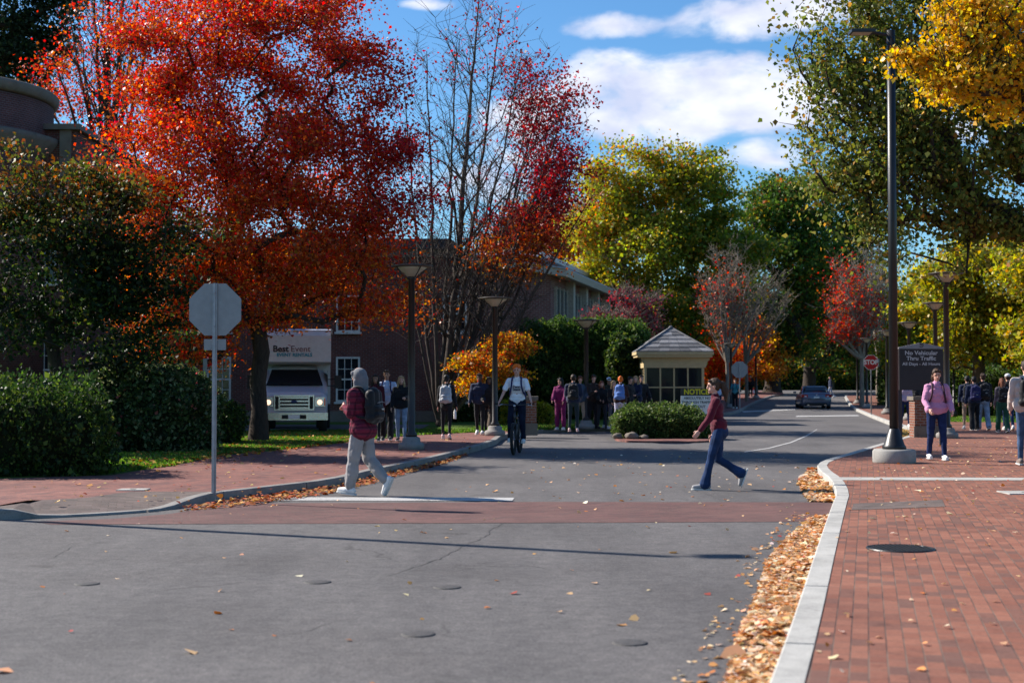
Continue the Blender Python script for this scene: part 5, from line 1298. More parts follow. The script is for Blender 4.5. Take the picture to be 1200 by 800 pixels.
# ------------------------------------------------------------------ the car driving away
def car():
    b = g(957, 479.2, 0); root = empty('car', (b.x, b.y, 0), math.radians(-6), 'dark blue-grey saloon car seen from behind on the road', 'car')
    root.scale = (1.06, 1, 1.02)
    PT = Mat('car_paint', .28, (.11,.135,.19), .5); PT.b.inputs['Coat Weight'].default_value = .6; PT.b.inputs['Metallic'].default_value = .4
    GL = mat_glass('car_glass', (.02,.025,.035), .04); BKP = bpy.data.materials['black_plastic']
    def sec(y, hw, z0, z1, tw=None):
        tw = tw or hw*.86
        return [(-hw*.93,y,z0),(-hw,y,z0+.15),(-hw*1.0,y,z0+(z1-z0)*.55),(-hw*.97,y,z1-.10),(-tw,y,z1-.02),(-tw*.5,y,z1+.01),(tw*.5,y,z1+.01),(tw,y,z1-.02),(hw*.97,y,z1-.10),(hw,y,z0+(z1-z0)*.55),(hw,y,z0+.15),(hw*.93,y,z0)]
    bm = BM(); loft(bm, [sec(-.05,.78,.42,.88), sec(.02,.86,.26,1.0), sec(.3,.90,.22,1.05), sec(.75,.91,.2,1.04), sec(1.6,.91,.2,.98), sec(3.2,.91,.2,.96), sec(4.1,.88,.22,.86), sec(4.55,.80,.28,.72), sec(4.66,.66,.38,.62)])
    body = bm_obj('body', bm, PT.m, root, True)
    # cabin: glass house then roof panel
    def cs(y, bw, zb, tw, zt): return [(-bw,y,zb),(-tw,y,zt-.03),(-tw*.8,y,zt),(tw*.8,y,zt),(tw,y,zt-.03),(bw,y,zb)]
    bm = BM(); loft(bm, [cs(.62,.80,1.0,.62,1.06), cs(1.35,.82,.95,.60,1.40), cs(1.9,.82,.93,.61,1.435), cs(2.6,.82,.93,.60,1.42), cs(3.45,.80,.9,.66,.98)]); bm_obj('glasshouse', bm, GL, root, True)
    bm = BM(); loft(bm, [[(-.58,1.25,1.385),(.58,1.25,1.385),(.585,1.25,1.365),(-.585,1.25,1.365)],[(-.60,1.9,1.462),(.60,1.9,1.462),(.625,1.9,1.40),(-.625,1.9,1.40)],[(-.58,2.65,1.445),(.58,2.65,1.445),(.6,2.65,1.40),(-.6,2.65,1.40)]]); bm_obj('roof', bm, PT.m, root, True)
    for sx in (-1, 1):
        bm = BM(); tube(bm, [(sx*.80,.58,1.0),(sx*.66,1.32,1.37),(sx*.64,1.9,1.42)], .045, 6); bm_obj('rear_pillar', bm, PT.m, root)
        bm = BM(); box(bm, min(sx*.52,sx*.88), max(sx*.52,sx*.88), -.055, .22, .76, .92); tl = bm_obj('tail_light', bm, Mat('tail_red', .2, (.35,.012,.015), .5).m if 'tail_red' not in bpy.data.materials else bpy.data.materials['tail_red'], root, bevel=.02)
        bm = BM(); box(bm, min(sx*.60,sx*.72), max(sx*.60,sx*.72), -.062, -.0551, .78, .84); bm_obj('reverse_lens', bm, WHP, tl)
        bm = BM(); box(bm, sx*1.02-.09, sx*1.02+.09, 3.05, 3.15, .98, 1.10); bm_obj('mirror', bm, PT.m, root, bevel=.02)
        wheel(root, sx*.80, .95, .33, .22); wheel(root, sx*.80, 3.65, .33, .22)
        bm = BM(); box(bm, sx*.5-.07, sx*.5+.07, -.08, .1, .24, .29); bm_obj('exhaust', bm, bpy.data.materials['chrome'], root)
    bm = BM(); box(bm, -.16, .16, -.072, -.052, .70, .80); bm_obj('licence_plate', bm, WHP, root)
    bm = BM(); box(bm, -.5, .5, -.06, -.01, .60, .64); box(bm, -.62, .62, -.07, .05, .24, .40); bm_obj('bumper_trim', bm, BKP, root)
    bm = BM(); lathe(bm, [(.05,0),(.04,.012),(0,.014)], 14); bm_obj('badge', bm, bpy.data.materials['chrome'], root, True, (0,-.06,.90), rot=(math.radians(90),0,0))
    bm = BM(); prism(bm, [(1.5,1.43),(1.72,1.45),(1.66,1.50)], -.015, .015, 'x'); bm_obj('fin_aerial', bm, PT.m, root)
    bm = BM(); box(bm, -.3, .3, .60, .68, 1.055, 1.075); bm_obj('third_brake_light', bm, bpy.data.materials['tail_red'], root)
car()
# ------------------------------------------------------------------ people
def caps(bm, a, b, ra, rb, seg=10):
    """tapered capsule as one closed surface"""
    a = Vector(a); b = Vector(b); t = b-a
    if t.length < 1e-5: t = Vector((0,0,1e-4)); b = a+t
    x, y = frame_of(t); t = t.normalized(); rings = []
    for ph in (-75,-50,-25,0): rings.append((a+t*ra*math.sin(math.radians(ph)), ra*math.cos(math.radians(ph))))
    for ph in (0,25,50,75): rings.append((b+t*rb*math.sin(math.radians(ph)), rb*math.cos(math.radians(ph))))
    R = [[bm.verts.new(c+(x*math.cos(2*math.pi*k/seg)+y*math.sin(2*math.pi*k/seg))*r) for k in range(seg)] for c, r in rings]
    for p, q in zip(R, R[1:]):
        for k in range(seg): bm.faces.new((p[k], q[k], q[(k+1)%seg], p[(k+1)%seg]))
    bm.faces.new(R[0]); bm.faces.new(R[-1][::-1])
def ell(bm, c, rx, ry, rz, M=None, seg=14):
    m = Matrix.Translation(Vector(c)) @ (M.to_4x4() if M else Matrix()) @ Matrix.Diagonal((rx, ry, rz, 1))
    bmesh.ops.create_uvsphere(bm, u_segments=seg, v_segments=max(8, seg*2//3), radius=1, matrix=m)
def remeshed(name, bm, mat, parent, vox=.012, smooth=3, fold=0, fsc=14, sm_f=.5, stretch=(1,1,1)):
    """join overlapping solids into one continuous surface"""
    bmesh.ops.recalc_face_normals(bm, faces=bm.faces)
    me = bpy.data.meshes.new('t'); bm.to_mesh(me); bm.free()
    t = bpy.data.objects.new('t', me)
    m = t.modifiers.new('r', 'REMESH'); m.mode = 'VOXEL'; m.voxel_size = vox; m.adaptivity = 0
    s = t.modifiers.new('s', 'SMOOTH'); s.iterations = smooth; s.factor = sm_f
    out = evaluated_mesh(t, name); bpy.data.meshes.remove(me)
    if fold:
        nv = len(out.vertices); co = np.empty(nv*3, np.float32); no = np.empty(nv*3, np.float32)
        out.vertices.foreach_get('co', co); out.vertices.foreach_get('normal', no); co = co.reshape(-1, 3); no = no.reshape(-1, 3)
        st = np.array(stretch)*fsc; n = np.array([mnoise.noise(Vector(c*st))+.5*mnoise.noise(Vector(c*fsc*2.3)) for c in co])
        co += no*(n*fold)[:, None]; out.vertices.foreach_set('co', co.ravel()); out.update()
    return link(name, out, mat, parent, True)
_MC = {}
def cloth(name, c, rough=.85, var=.12, weave=True):
    k = name
    if k in _MC: return _MC[k]
    M = Mat(name, rough, c, .15); v = M.coord('Object'); n = M.noise(v, 6, 5, .6)
    M.color(M.ramp(n, [(.3, tuple(x*(1-var) for x in c)), (.7, tuple(min(1, x*(1+var)) for x in c))]))
    M.b.inputs['Sheen Weight'].default_value = .15
    M.bump(M.noise(v, 120, 2), .25, .002); _MC[k] = M.m; return M.m
def denim(name, c):
    if name in _MC: return _MC[name]
    M = Mat(name, .8, c, .15); v = M.coord('Object'); n = M.noise(v, 5, 5, .65); w = M.noise(M.coord('Object', (160, 160, 25)), 1, 2)
    col = M.ramp(n, [(.28, tuple(x*.6 for x in c)), (.5, c), (.75, tuple(min(1, x*1.7) for x in c))]); M.color(M.mix(.4, col, M.ramp(w, [(.3,(.7,.7,.7)),(.7,(1.3,1.3,1.3))]), 'MULTIPLY'))
    M.bump(w, .3, .002); _MC[name] = M.m; return M.m
def plaid():
    M = Mat('maroon_plaid', .85, (.2,.02,.04), .15); t = M.N.new('ShaderNodeTexCoord'); s = M.N.new('ShaderNodeSeparateXYZ'); M.link(t.outputs['Object'], s.inputs[0])
    u = M.math('ADD', s.outputs[0], M.math('MULTIPLY', s.outputs[1], .9))
    def st(v, per, wd): return M.math('LESS_THAN', M.math('FRACT', M.math('MULTIPLY', v, 1/per)), wd)
    a = st(u, .085, .42); b = st(s.outputs[2], .085, .42); c = st(u, .0425, .12); d = st(s.outputs[2], .085, .10)
    col = M.mix(M.math('MULTIPLY', a, .65), (.17,.018,.04), (.05,.008,.02)); col = M.mix(M.math('MULTIPLY', b, .65), col, (.045,.008,.02)); col = M.mix(M.math('MULTIPLY', d, .16), col, (.25,.15,.2))
    M.color(col); return M.m
SKIN_L = Mat('skin_light', .5, (.58,.32,.24), .35); SKIN_L.b.inputs['Subsurface Weight'].default_value = .08; SKIN_L = SKIN_L.m
SKIN_T = Mat('skin_tan', .5, (.36,.18,.12), .35).m; SKIN_D = Mat('skin_dark', .5, (.11,.05,.035), .35).m
HAIRS = {k: simple('hair_'+k, c, .55, .35, 30, bump=.5) for k, c in {'brown':(.055,.028,.015),'black':(.010,.008,.008),'blonde':(.38,.25,.12),'ginger':(.85,.15,.008),'dark_brown':(.03,.017,.011),'auburn':(.16,.05,.02)}.items()}
EYE = simple('eye_dark', (.02,.015,.012), .2, .1); LIP = simple('lips', (.33,.10,.09), .5, .1)
SOLE = simple('rubber_sole', (.6,.6,.58), .7, .05)
def rotx(v, a):   # positive a swings a hanging limb forward (+Y)
    c, s = math.cos(a), math.sin(a); return Vector((v[0], v[1]*c-v[2]*s, v[1]*s+v[2]*c))
def person(label, loc, face, h=1.75, fem=False, near=0, skin=None, hair='brown', style='short', top=None, topkind='tee', legs=None, legkind='jeans', shoes=None,
           L=(0,0,0), R=(0,0,0), AL=(0,8,10,0), AR=(0,8,10,0), lean=0, headturn=0, nod=0, group=None, lift=0, bulk=1.0, hood=False, pack=None, packlabel=None, hat=None, shin_pitch=(0,0), sole_pitch=(None,None), scarf=None, legw=1.0, tshirt_print=None, sleeve_mat=None):
    """local +Y is forward, +X the person's right. L/R = (hip flexion, knee bend, abduction); A = (shoulder flexion, abduction, elbow bend, forearm turned inward) in degrees"""
    D = math.radians; sc = h/1.75; vox = [.021, .014, .0085][near]
    root = empty('person', loc, D(face), label, 'person', group, sc); skin = skin or SKIN_L
    sw = .165 if fem else .19; hw = .095 if fem else .088
    J = {}
    for s, leg, nm in ((-1, L, 'L'), (1, R, 'R')):
        f, k, ab = map(D, leg[:3]); hip = Vector((s*hw, 0, .93))
        th = rotx(Vector((math.sin(ab)*s, 0, -math.cos(ab))), f); sh = rotx(Vector((math.sin(ab)*s*.7, 0, -1)).normalized(), f-k)
        kn = hip+th*.44; an = kn+sh*.42
        J['hip'+nm], J['kn'+nm], J['an'+nm] = hip, kn, an
        sp = sole_pitch[0 if s < 0 else 1]
        pitch = (f-k)*.85 if sp is None else D(sp)
        if sp is None and abs(f-k) < .3: pitch = 0
        J['toe'+nm] = an+rotx(Vector((s*.02, 1, 0)), pitch)*.17+rotx(Vector((0,0,-1)), pitch)*.045; J['heel'+nm] = an+rotx(Vector((0,-1,0)), pitch)*.055+rotx(Vector((0,0,-1)), pitch)*.05; J['pit'+nm] = pitch
    low = min(min(J['toe'+n].z, J['heel'+n].z) for n in 'LR')-.035
    dz = -low+lift/sc
    for k in J:
        if not k.startswith('pit'): J[k] = J[k]+Vector((0,0,dz))
    pel = Vector((0,0,.95+dz)); ln = D(lean)
    def up(v): return pel+rotx(Vector(v), -ln)
    chest = up((0,.01,.34)); neck = up((0,0,.52)); waist = up((0,0,.13)); head = neck+rotx(Vector((0,.015,.17)), -ln*.5); headR = Matrix.Rotation(D(headturn), 3, 'Z') @ Matrix.Rotation(-D(nod), 3, 'X')
    for s, A, nm in ((-1, AL, 'L'), (1, AR, 'R')):
        f, ab, el, inn = map(D, A); shd = up((s*sw, 0, .455))
        ua = rotx(Vector((math.sin(ab)*s, 0, -math.cos(ab))), f-ln*.3); fa = rotx(Vector((math.sin(ab-inn)*s, 0, -math.cos(ab-inn))), f+el-ln*.3)
        J['sh'+nm] = shd; J['el'+nm] = shd+ua*.285; J['wr'+nm] = J['el'+nm]+fa*.25; J['fa'+nm] = fa
    # ---- body, one surface
    bm = BM()
    hm = lambda v: head+headR @ Vector(v)
    ell(bm, hm((0,-.008,.025)), .074, .094, .098, headR, 18); ell(bm, hm((0,.022,-.045)), .056, .066, .068, headR, 14)
    caps(bm, hm((0,.088,.015)), hm((0,.103,-.022)), .010, .015, 8); caps(bm, hm((-.022,.082,-.062)), hm((.022,.082,-.062)), .011, .011, 8); caps(bm, hm((-.03,.078,.035)), hm((.03,.078,.035)), .013, .013, 8)
    caps(bm, hm((0,.075,-.092)), hm((0,.07,-.09)), .02, .02, 8)
    for s in (-1, 1): ell(bm, hm((s*.076,-.005,-.005)), .011, .02, .032, headR, 8)
    caps(bm, neck+Vector((0,0,-.04)), head+Vector((0,-.01,-.04)), .056 if not fem else .047, .052 if not fem else .045)
    caps(bm, waist, pel, .085, .09); caps(bm, chest+Vector((-.06,0,0)), chest+Vector((.06,0,0)), .085, .085); caps(bm, chest, waist, .09, .085); caps(bm, up((-sw*.75,0,.44)), up((sw*.75,0,.44)), .06, .06)
    for nm, s in (('L',-1), ('R',1)):
        caps(bm, pel+Vector((s*hw*.6,0,-.02)), J['hip'+nm], .075, .075)
        caps(bm, J['hip'+nm], J['kn'+nm], .070, .048); caps(bm, J['kn'+nm], J['an'+nm], .05, .034); caps(bm, J['an'+nm], J['heel'+nm].lerp(J['toe'+nm], .6)+(J['an'+nm]-J['heel'+nm])*.4, .030, .022)
        caps(bm, J['sh'+nm], J['el'+nm], .046, .036); caps(bm, J['el'+nm], J['wr'+nm], .036, .024)
        fa = J['fa'+nm]; side = Vector((s,0,0)); side = (side-fa*side.dot(fa)).normalized(); fw = fa.cross(side)*(1 if s > 0 else -1); fw.normalize()   # fw: knuckle row direction (towards the thumb = forward)
        if fw.y < 0 and abs(fw.y) > .2: fw = -fw
        inn_ = -side; wr = J['wr'+nm]; pl = wr+fa*.085
        caps(bm, wr+fa*.02+fw*.012, pl+fw*.024, .021, .015, 8); caps(bm, wr+fa*.02-fw*.010, pl-fw*.024, .020, .014, 8); caps(bm, wr+fa*.02, pl, .021, .016, 8)
        if near:
            curl = .55
            for q, (off, l) in enumerate(((.030,.070),(.010,.078),(-.010,.072),(-.029,.056))):
                b0 = pl+fw*off; d1 = (fa*math.cos(curl*.5)+inn_*math.sin(curl*.5)); b1 = b0+d1*l*.5; d2 = (fa*math.cos(curl*1.5)+inn_*math.sin(curl*1.5)); b2 = b1+d2*l*.32; d3 = (fa*math.cos(curl*2.4)+inn_*math.sin(curl*2.4))
                caps(bm, b0-fa*.02, b1, .0098, .009, 7); caps(bm, b1, b2, .009, .008, 7); caps(bm, b2, b2+d3*l*.22, .008, .007, 7)
            t0 = wr+fa*.03+fw*.022; t1 = t0+(fa*.6+fw*.75+inn_*.3).normalized()*.038; caps(bm, t0, t1, .013, .011, 7); caps(bm, t1, t1+(fa*.85+fw*.25+inn_*.35).normalized()*.032, .011, .008, 7)
        else:
            for off, l in ((.026,.05),(.009,.06),(-.009,.055),(-.026,.045)): caps(bm, pl+fw*off-fa*.02, pl+fw*off+(fa*.85+inn_*.4)*l, .0105, .009, 6)
            caps(bm, wr+fa*.03+fw*.02, wr+fa*.07+fw*.05+inn_*.01, .013, .010, 6)
    remeshed('body', bm, skin, root, vox if near < 2 else .0065, 2, sm_f=.4)
    # ---- trousers
    lw = {'jeans':1.0,'sweat':1.32,'leggings':.88,'wide':1.25,'flare':1.0,'shorts':1.2}[legkind]*legw
    bm = BM(); wr_ = .092 if topkind in ('shirt','hoodie','jacket') else .112; caps(bm, pel+Vector((-.055,0,.04)), pel+Vector((.055,0,.04)), wr_, wr_); ell(bm, pel+Vector((0,-.035,-.03)), .165 if fem else .155, .125, .13)
    for nm in 'LR':
        hp, kn, an = J['hip'+nm], J['kn'+nm], J['an'+nm]
        caps(bm, hp+Vector((0,-.01,.02)), kn, .098*min(1.15, lw), .066*lw)
        if legkind == 'shorts': continue
        e = kn.lerp(an, .93)
        if legkind == 'flare': caps(bm, kn, kn.lerp(an, .5), .064, .062); caps(bm, kn.lerp(an, .5), kn.lerp(an, 1.0), .062, .088)
        elif legkind == 'sweat': caps(bm, kn, kn.lerp(an, .55), .084, .090); caps(bm, kn.lerp(an, .55), kn.lerp(an, .9), .092, .074); caps(bm, kn.lerp(an,.95), kn.lerp(an,.99), .05, .05)
        elif legkind == 'wide': caps(bm, kn, kn.lerp(an, 1.0), .080, .088)
        else: caps(bm, kn, e, .062*lw, .048*lw)
    remeshed('trousers', bm, legs or denim('denim_blue', (.035,.07,.17)), root, vox, 3, fold=.007+.006*(legkind in ('sweat','wide')), fsc=9, stretch=(1,1,.8))
    # ---- top
    ex = {'tee':0,'sweater':.008,'hoodie':.024,'jacket':.020,'shirt':.016}[topkind]*bulk; bm = BM()
    hem = {'tee':-.10,'sweater':-.02,'hoodie':-.05,'jacket':-.06,'shirt':-.16}[topkind]
    cw = .075 if not fem else .06
    HR = (.126+ex) if topkind in ('tee','sweater') else (.150+ex*.8)
    caps(bm, up((-cw,.005,.34)), up((cw,.005,.34)), .118+ex, .118+ex); caps(bm, up((-cw*.9,.005,.25)), up((cw*.9,.005,.25)), .110+ex, .110+ex); caps(bm, up((-.06,0,.10)), up((.06,0,.10)), .108+ex, .108+ex)
    caps(bm, up((-.06,-.005,.03)), up((.06,-.005,.03)), (.112+HR)/2+.004, (.112+HR)/2+.004); caps(bm, up((-.065,-.018,hem+.10)), up((.065,-.018,hem+.10)), HR, HR); caps(bm, up((-sw*.82,0,.452)), up((sw*.82,0,.452)), .066+ex*.7, .066+ex*.7); caps(bm, up((0,0,.46)), up((0,0,.525)), .075+ex, .062+ex*.6)
    if fem: ell(bm, up((-.062,.095,.31)), .066, .055, .062); ell(bm, up((.062,.095,.31)), .066, .055, .062)
    for nm in 'LR':
        s_, e_, w_ = J['sh'+nm], J['el'+nm], J['wr'+nm]
        if topkind == 'tee': caps(bm, s_, s_.lerp(e_, .75), .060, .063)
        else: caps(bm, s_, e_, .062+ex*.8, .052+ex*.9); caps(bm, e_, e_.lerp(w_, .93), .052+ex*.9, .036+ex*.7)
        if topkind in ('hoodie','sweater'): caps(bm, e_.lerp(w_, .84), e_.lerp(w_, .87), .039+ex*.8, .039+ex*.8)
    if topkind == 'hoodie' and not hood: caps(bm, up((-.07,-.07,.50)), up((.07,-.07,.50)), .055, .055); caps(bm, up((-.07,-.06,.50)), up((-.055,.07,.47)), .045, .035); caps(bm, up((.07,-.06,.50)), up((.055,.07,.47)), .045, .035)
    remeshed('top', bm, top or cloth('tee_white', (.75,.75,.76)), root, vox, 3, fold=.007+ex*.25, fsc=9)
    # ---- shoes
    sm = shoes or cloth('shoe_white', (.7,.69,.68), .6)
    for nm in 'LR':
        p = J['pit'+nm]; an, toe, hl = J['an'+nm], J['toe'+nm], J['heel'+nm]; u_ = rotx(Vector((0,0,1)), p)
        bm = BM(); caps(bm, hl+u_*.022, hl.lerp(toe, .5)+u_*.02, .042, .045); caps(bm, hl.lerp(toe, .5)+u_*.016, toe+u_*.004, .047, .036); caps(bm, hl+u_*.03, an+u_*.01, .040, .042)
        sh_ = remeshed('shoe', bm, sm, root, min(vox, .012), 2)
        bm = BM(); dv = (toe-hl).normalized(); sd = dv.cross(u_).normalized(); pr = [(-.052,.0),(-.045,.034),(.06,.042),(.17,.05),(.235,.042),(.262,.02),(.27,0),(.262,-.02),(.235,-.042),(.17,-.05),(.06,-.042),(-.045,-.034)]
        A = [bm.verts.new(hl+dv*a+sd*w-u_*.036) for a, w in pr]; B = [bm.verts.new(hl+dv*a+sd*w*1.03-u_*.016) for a, w in pr]; bm.faces.new(A); bm.faces.new(B[::-1]); [bm.faces.new((A[i],B[i],B[(i+1)%12],A[(i+1)%12])) for i in range(12)]
        bm_obj('sole', bm, SOLE if near else sm, sh_)
    # ---- face
    if near:
        for s in (-1, 1):
            bm = BM(); ell(bm, hm((s*.030,.079,.010)), .013, .009, .008, headR, 10); bm_obj('eye', bm, EYE, root, True)
            bm = BM(); caps(bm, hm((s*.016,.092,.036)), hm((s*.046,.078,.036)), .005, .004, 6); bm_obj('eyebrow', bm, HAIRS[hair], root, True)
        bm = BM(); caps(bm, hm((-.02,.092,-.062)), hm((.02,.092,-.062)), .006, .006, 6); bm_obj('mouth', bm, LIP, root, True)
    # ---- hair / hood / hat
    if hood:
        bm = BM(); ell(bm, hm((0,-.020,.016)), .094, .110, .104, headR, 18); caps(bm, hm((0,-.06,-.04)), up((0,-.05,.50)), .080, .075); caps(bm, hm((-.055,.02,-.07)), up((-.05,.03,.50)), .04, .045); caps(bm, hm((.055,.02,-.07)), up((.05,.03,.50)), .04, .045); caps(bm, hm((-.05,.055,.055)), hm((.05,.055,.055)), .034, .034)
        remeshed('hood', bm, hood, root, vox, 3, fold=.005, fsc=12)
    else:
        bm = BM(); r = 1.0
        ell(bm, hm((0,-.022,.040)), .083, .095, .092, headR, 16); ell(bm, hm((0,-.045,-.005)), .078, .062, .075, headR, 12)
        if style == 'curly':
            rg = random.Random(5)
            for k in range(46):
                a = rg.uniform(0, 6.28); e = rg.uniform(.1, 1.5); ell(bm, hm((math.cos(a)*.082*math.cos(e), -.012+math.sin(a)*.092*math.cos(e), .050+.078*math.sin(e))), .026, .026, .024, headR, 8)
        else: caps(bm, hm((-.05,.055,.085)), hm((.05,.055,.085)), .026, .026); caps(bm, hm((-.068,.01,.05)), hm((-.072,.0,.0)), .020, .014); caps(bm, hm((.068,.01,.05)), hm((.072,.0,.0)), .020, .014)
        if style in ('long', 'long_loose'):
            for s in (-1, 1): caps(bm, hm((s*.07,-.01,.02)), hm((s*.085,.01,-.12)), .026, .034); caps(bm, hm((s*.085,.01,-.12)), up((s*.09,.03,.33)), .034, .022)
            caps(bm, hm((0,-.07,0)), up((0,-.10,.34)), .075, .07)
        if style == 'pony':
            caps(bm, hm((0,-.095,.04)), hm((0,-.14,.02)), .026, .034); caps(bm, hm((0,-.14,.02)), hm((.01,-.175,-.10)), .050, .058); caps(bm, hm((.01,-.175,-.10)), hm((.0,-.165,-.25)), .056, .018)
        if style == 'bun': ell(bm, hm((0,-.09,.08)), .045, .045, .04, headR, 10)
        remeshed('hair', bm, HAIRS[hair], root, min(vox, .011), 1, fold=.006, fsc=26, stretch=(1.6,1.6,.5))
    if hat:
        bm = BM(); ell(bm, hm((0,-.018,.062)), .093, .105, .075, headR, 16); o = remeshed('cap', bm, hat[1], root, min(vox, .012), 2)
        if hat[0] == 'cap': bm = BM(); ell(bm, hm((0,.10,.05)), .07, .07, .010, headR, 12); bm_obj('peak', bm, hat[1], o, True)
    if tshirt_print:
        for i, (t, zz, sz) in enumerate(tshirt_print):
            pp = up((0, .124, zz)); text_obj('print', t, sz, cloth('print_ink', (.03,.03,.06)), root, pp, rot=(math.radians(90), 0, math.radians(180)), bold=.002, ext=.003)
    # ---- backpack
    if pack:
        m, kind = pack
        pr_ = empty('backpack', loc, D(face), packlabel, 'backpack', None, sc)
        yb = -.15-ex; bm = BM()
        if kind != 'straps':
            for (x, z, r) in ((-.085,.40,.062),(.085,.40,.062),(-.10,.12,.075),(.10,.12,.075),(0,.46,.06),(0,.10,.085),(-.10,.26,.075),(.10,.26,.075),(0,.28,.09)): ell(bm, up((x, yb-.045, z)), r, r*1.0, r*1.15)
            for (a, b, r) in (((-.09,.42),(.09,.42),.06),((-.11,.10),(.11,.10),.075),((-.10,.1),(-.09,.42),.07),((.10,.1),(.09,.42),.07),((0,.1),(0,.44),.085)): caps(bm, up((a[0], yb-.05, a[1])), up((b[0], yb-.05, b[1])), r, r)
            caps(bm, up((-.06,yb-.13,.13)), up((.06,yb-.13,.13)), .05, .05); caps(bm, up((-.055,yb-.125,.22)), up((.055,yb-.125,.22)), .045, .045)
            caps(bm, up((-.03,yb-.03,.49)), up((.03,yb-.03,.49)), .012, .012)
            bk = remeshed('bag', bm, m, pr_, max(.011, vox), 3, fold=.005, fsc=9)
            bm = BM(); tube(bm, [up((-.09,yb-.172,.30)), up((0,yb-.182,.315)), up((.09,yb-.172,.30))], .004, 5); bm_obj('zip', bm, GALV, pr_)
            if near: bm = BM(); box(bm, -.03, .03, -.004, 0, 0, .022); q = bm_obj('patch', bm, GALV, pr_); q.location = up((.02, yb-.178, .20))
        for s in (-1, 1):
            bm = BM(); pts = [up((s*.085, yb+.02, .44)), up((s*.095,-.06-ex,.528+ex*.6)), up((s*.10,.04,.53+ex*.7)), up((s*.105,.115+ex,.44)), up((s*.118,.137+ex,.32)), up((s*.15,.105+ex,.2)), up((s*.175,.0,.13)), up((s*.13, yb+.02, .10))]
            tube(bm, smooth_line(pts, 2), .019, 6); bm_obj('strap', bm, m, pr_, True)
        pr_.rotation_euler = root.rotation_euler
    return root, J

MAROON = cloth('maroon_knit', (.095,.008,.022)); GREYS = cloth('grey_sweat', (.27,.255,.255)); GREYH = cloth('grey_hood', (.17,.17,.18)); PINK = cloth('pink_fleece', (.56,.26,.42)); BLK = cloth('black_cloth', (.014,.014,.017)); NAVY = cloth('navy_cloth', (.018,.026,.06))
WTEE = cloth('tee_white', (.82,.81,.82)); LBLUE = cloth('pale_blue_cloth', (.45,.55,.75)); MAG = cloth('magenta_cloth', (.15,.010,.08)); CREAMH = cloth('cream_sleeve', (.50,.42,.38)); KHAKI = cloth('khaki_cloth', (.36,.28,.2)); TEALC = cloth('teal_cloth', (.05,.22,.25)); GREENC = cloth('dark_green_cloth', (.015,.07,.045))
PACKB = cloth('black_nylon', (.012,.012,.014), .55); PACKG = cloth('grey_nylon', (.42,.44,.48), .6); PACKBL = cloth('blue_nylon', (.10,.2,.5), .6); PACKN = cloth('navy_nylon', (.02,.02,.09), .6); PACKM = cloth('dark_plum_nylon', (.05,.015,.03), .6)
DB = denim('denim_blue', (.014,.033,.09)); DD = denim('denim_dark', (.014,.024,.075)); DL = denim('denim_light', (.22,.28,.38)); WSH = cloth('shoe_white', (.7,.69,.68), .6); BSH = cloth('shoe_black', (.02,.02,.022), .6); PSH = cloth('shoe_pink', (.6,.42,.42), .6)
YBODY = {}
# the hooded walker, seen half from behind, heading left
p = g(424, 580.5, 0)
person('person in grey hood, maroon plaid shirt and pale sweatpants stepping left across the road', p, 62, 1.80, near=2, hair='dark_brown', top=plaid(), topkind='shirt', legs=GREYS, legw=1.08, legkind='sweat', shoes=WSH,
       L=(9,2,2), R=(-6,36,2), AL=(4,5,112,38), AR=(8,8,95,28), lean=4, nod=10, hood=GREYH, pack=(PACKB, 'bag'), packlabel='big black backpack on the hooded walker in the plaid shirt', bulk=1.25, sole_pitch=(6,-62))
# the woman crossing
p = g(842, 573.5, 0)
person('person in maroon sweater and blue flared jeans with ponytail, crossing the road leftwards', p, 84, 1.69, fem=True, near=2, hair='brown', style='pony', top=MAROON, topkind='sweater', legs=DB, legkind='flare', shoes=cloth('shoe_grey', (.3,.29,.29), .6),
       L=(16,3,1), R=(0,58,1), AL=(22,8,18,4), AR=(-6,8,22,4), lean=5, nod=6, sole_pitch=(0,-72))
# the woman in pink coming towards us
p = g(1098, 538.5, KH)
person('person in pink fleece and dark jeans walking towards the camera on the right walk', p, 176, 1.75, fem=True, near=2, hair='brown', style='pony', top=PINK, topkind='hoodie', legs=denim('denim_mid', (.014,.026,.085)), legkind='jeans', shoes=WSH,
       L=(9,4,2), R=(-3,14,2), AL=(2,16,42,14), AR=(6,12,45,20), lean=2, nod=14, legw=1.05, bulk=.75, pack=(PACKM, 'bag'), packlabel='dark plum backpack with wide straps on the person in pink')
# right edge
p = g(1204, 544.5, KH)
person('person in cream sleeves and blue jeans with black backpack, cut by the right edge', p, -8, 1.88, near=1, hair='dark_brown', top=CREAMH, topkind='hoodie', legs=denim('denim_steel', (.05,.085,.16)), legkind='jeans', shoes=cloth('shoe_taupe', (.2,.15,.13), .6),
       L=(6,4,1), R=(-6,8,1), AL=(8,10,30,12), AR=(8,10,30,12), pack=(PACKB, 'bag'), packlabel='black backpack on the tall person at the right edge', bulk=.9)

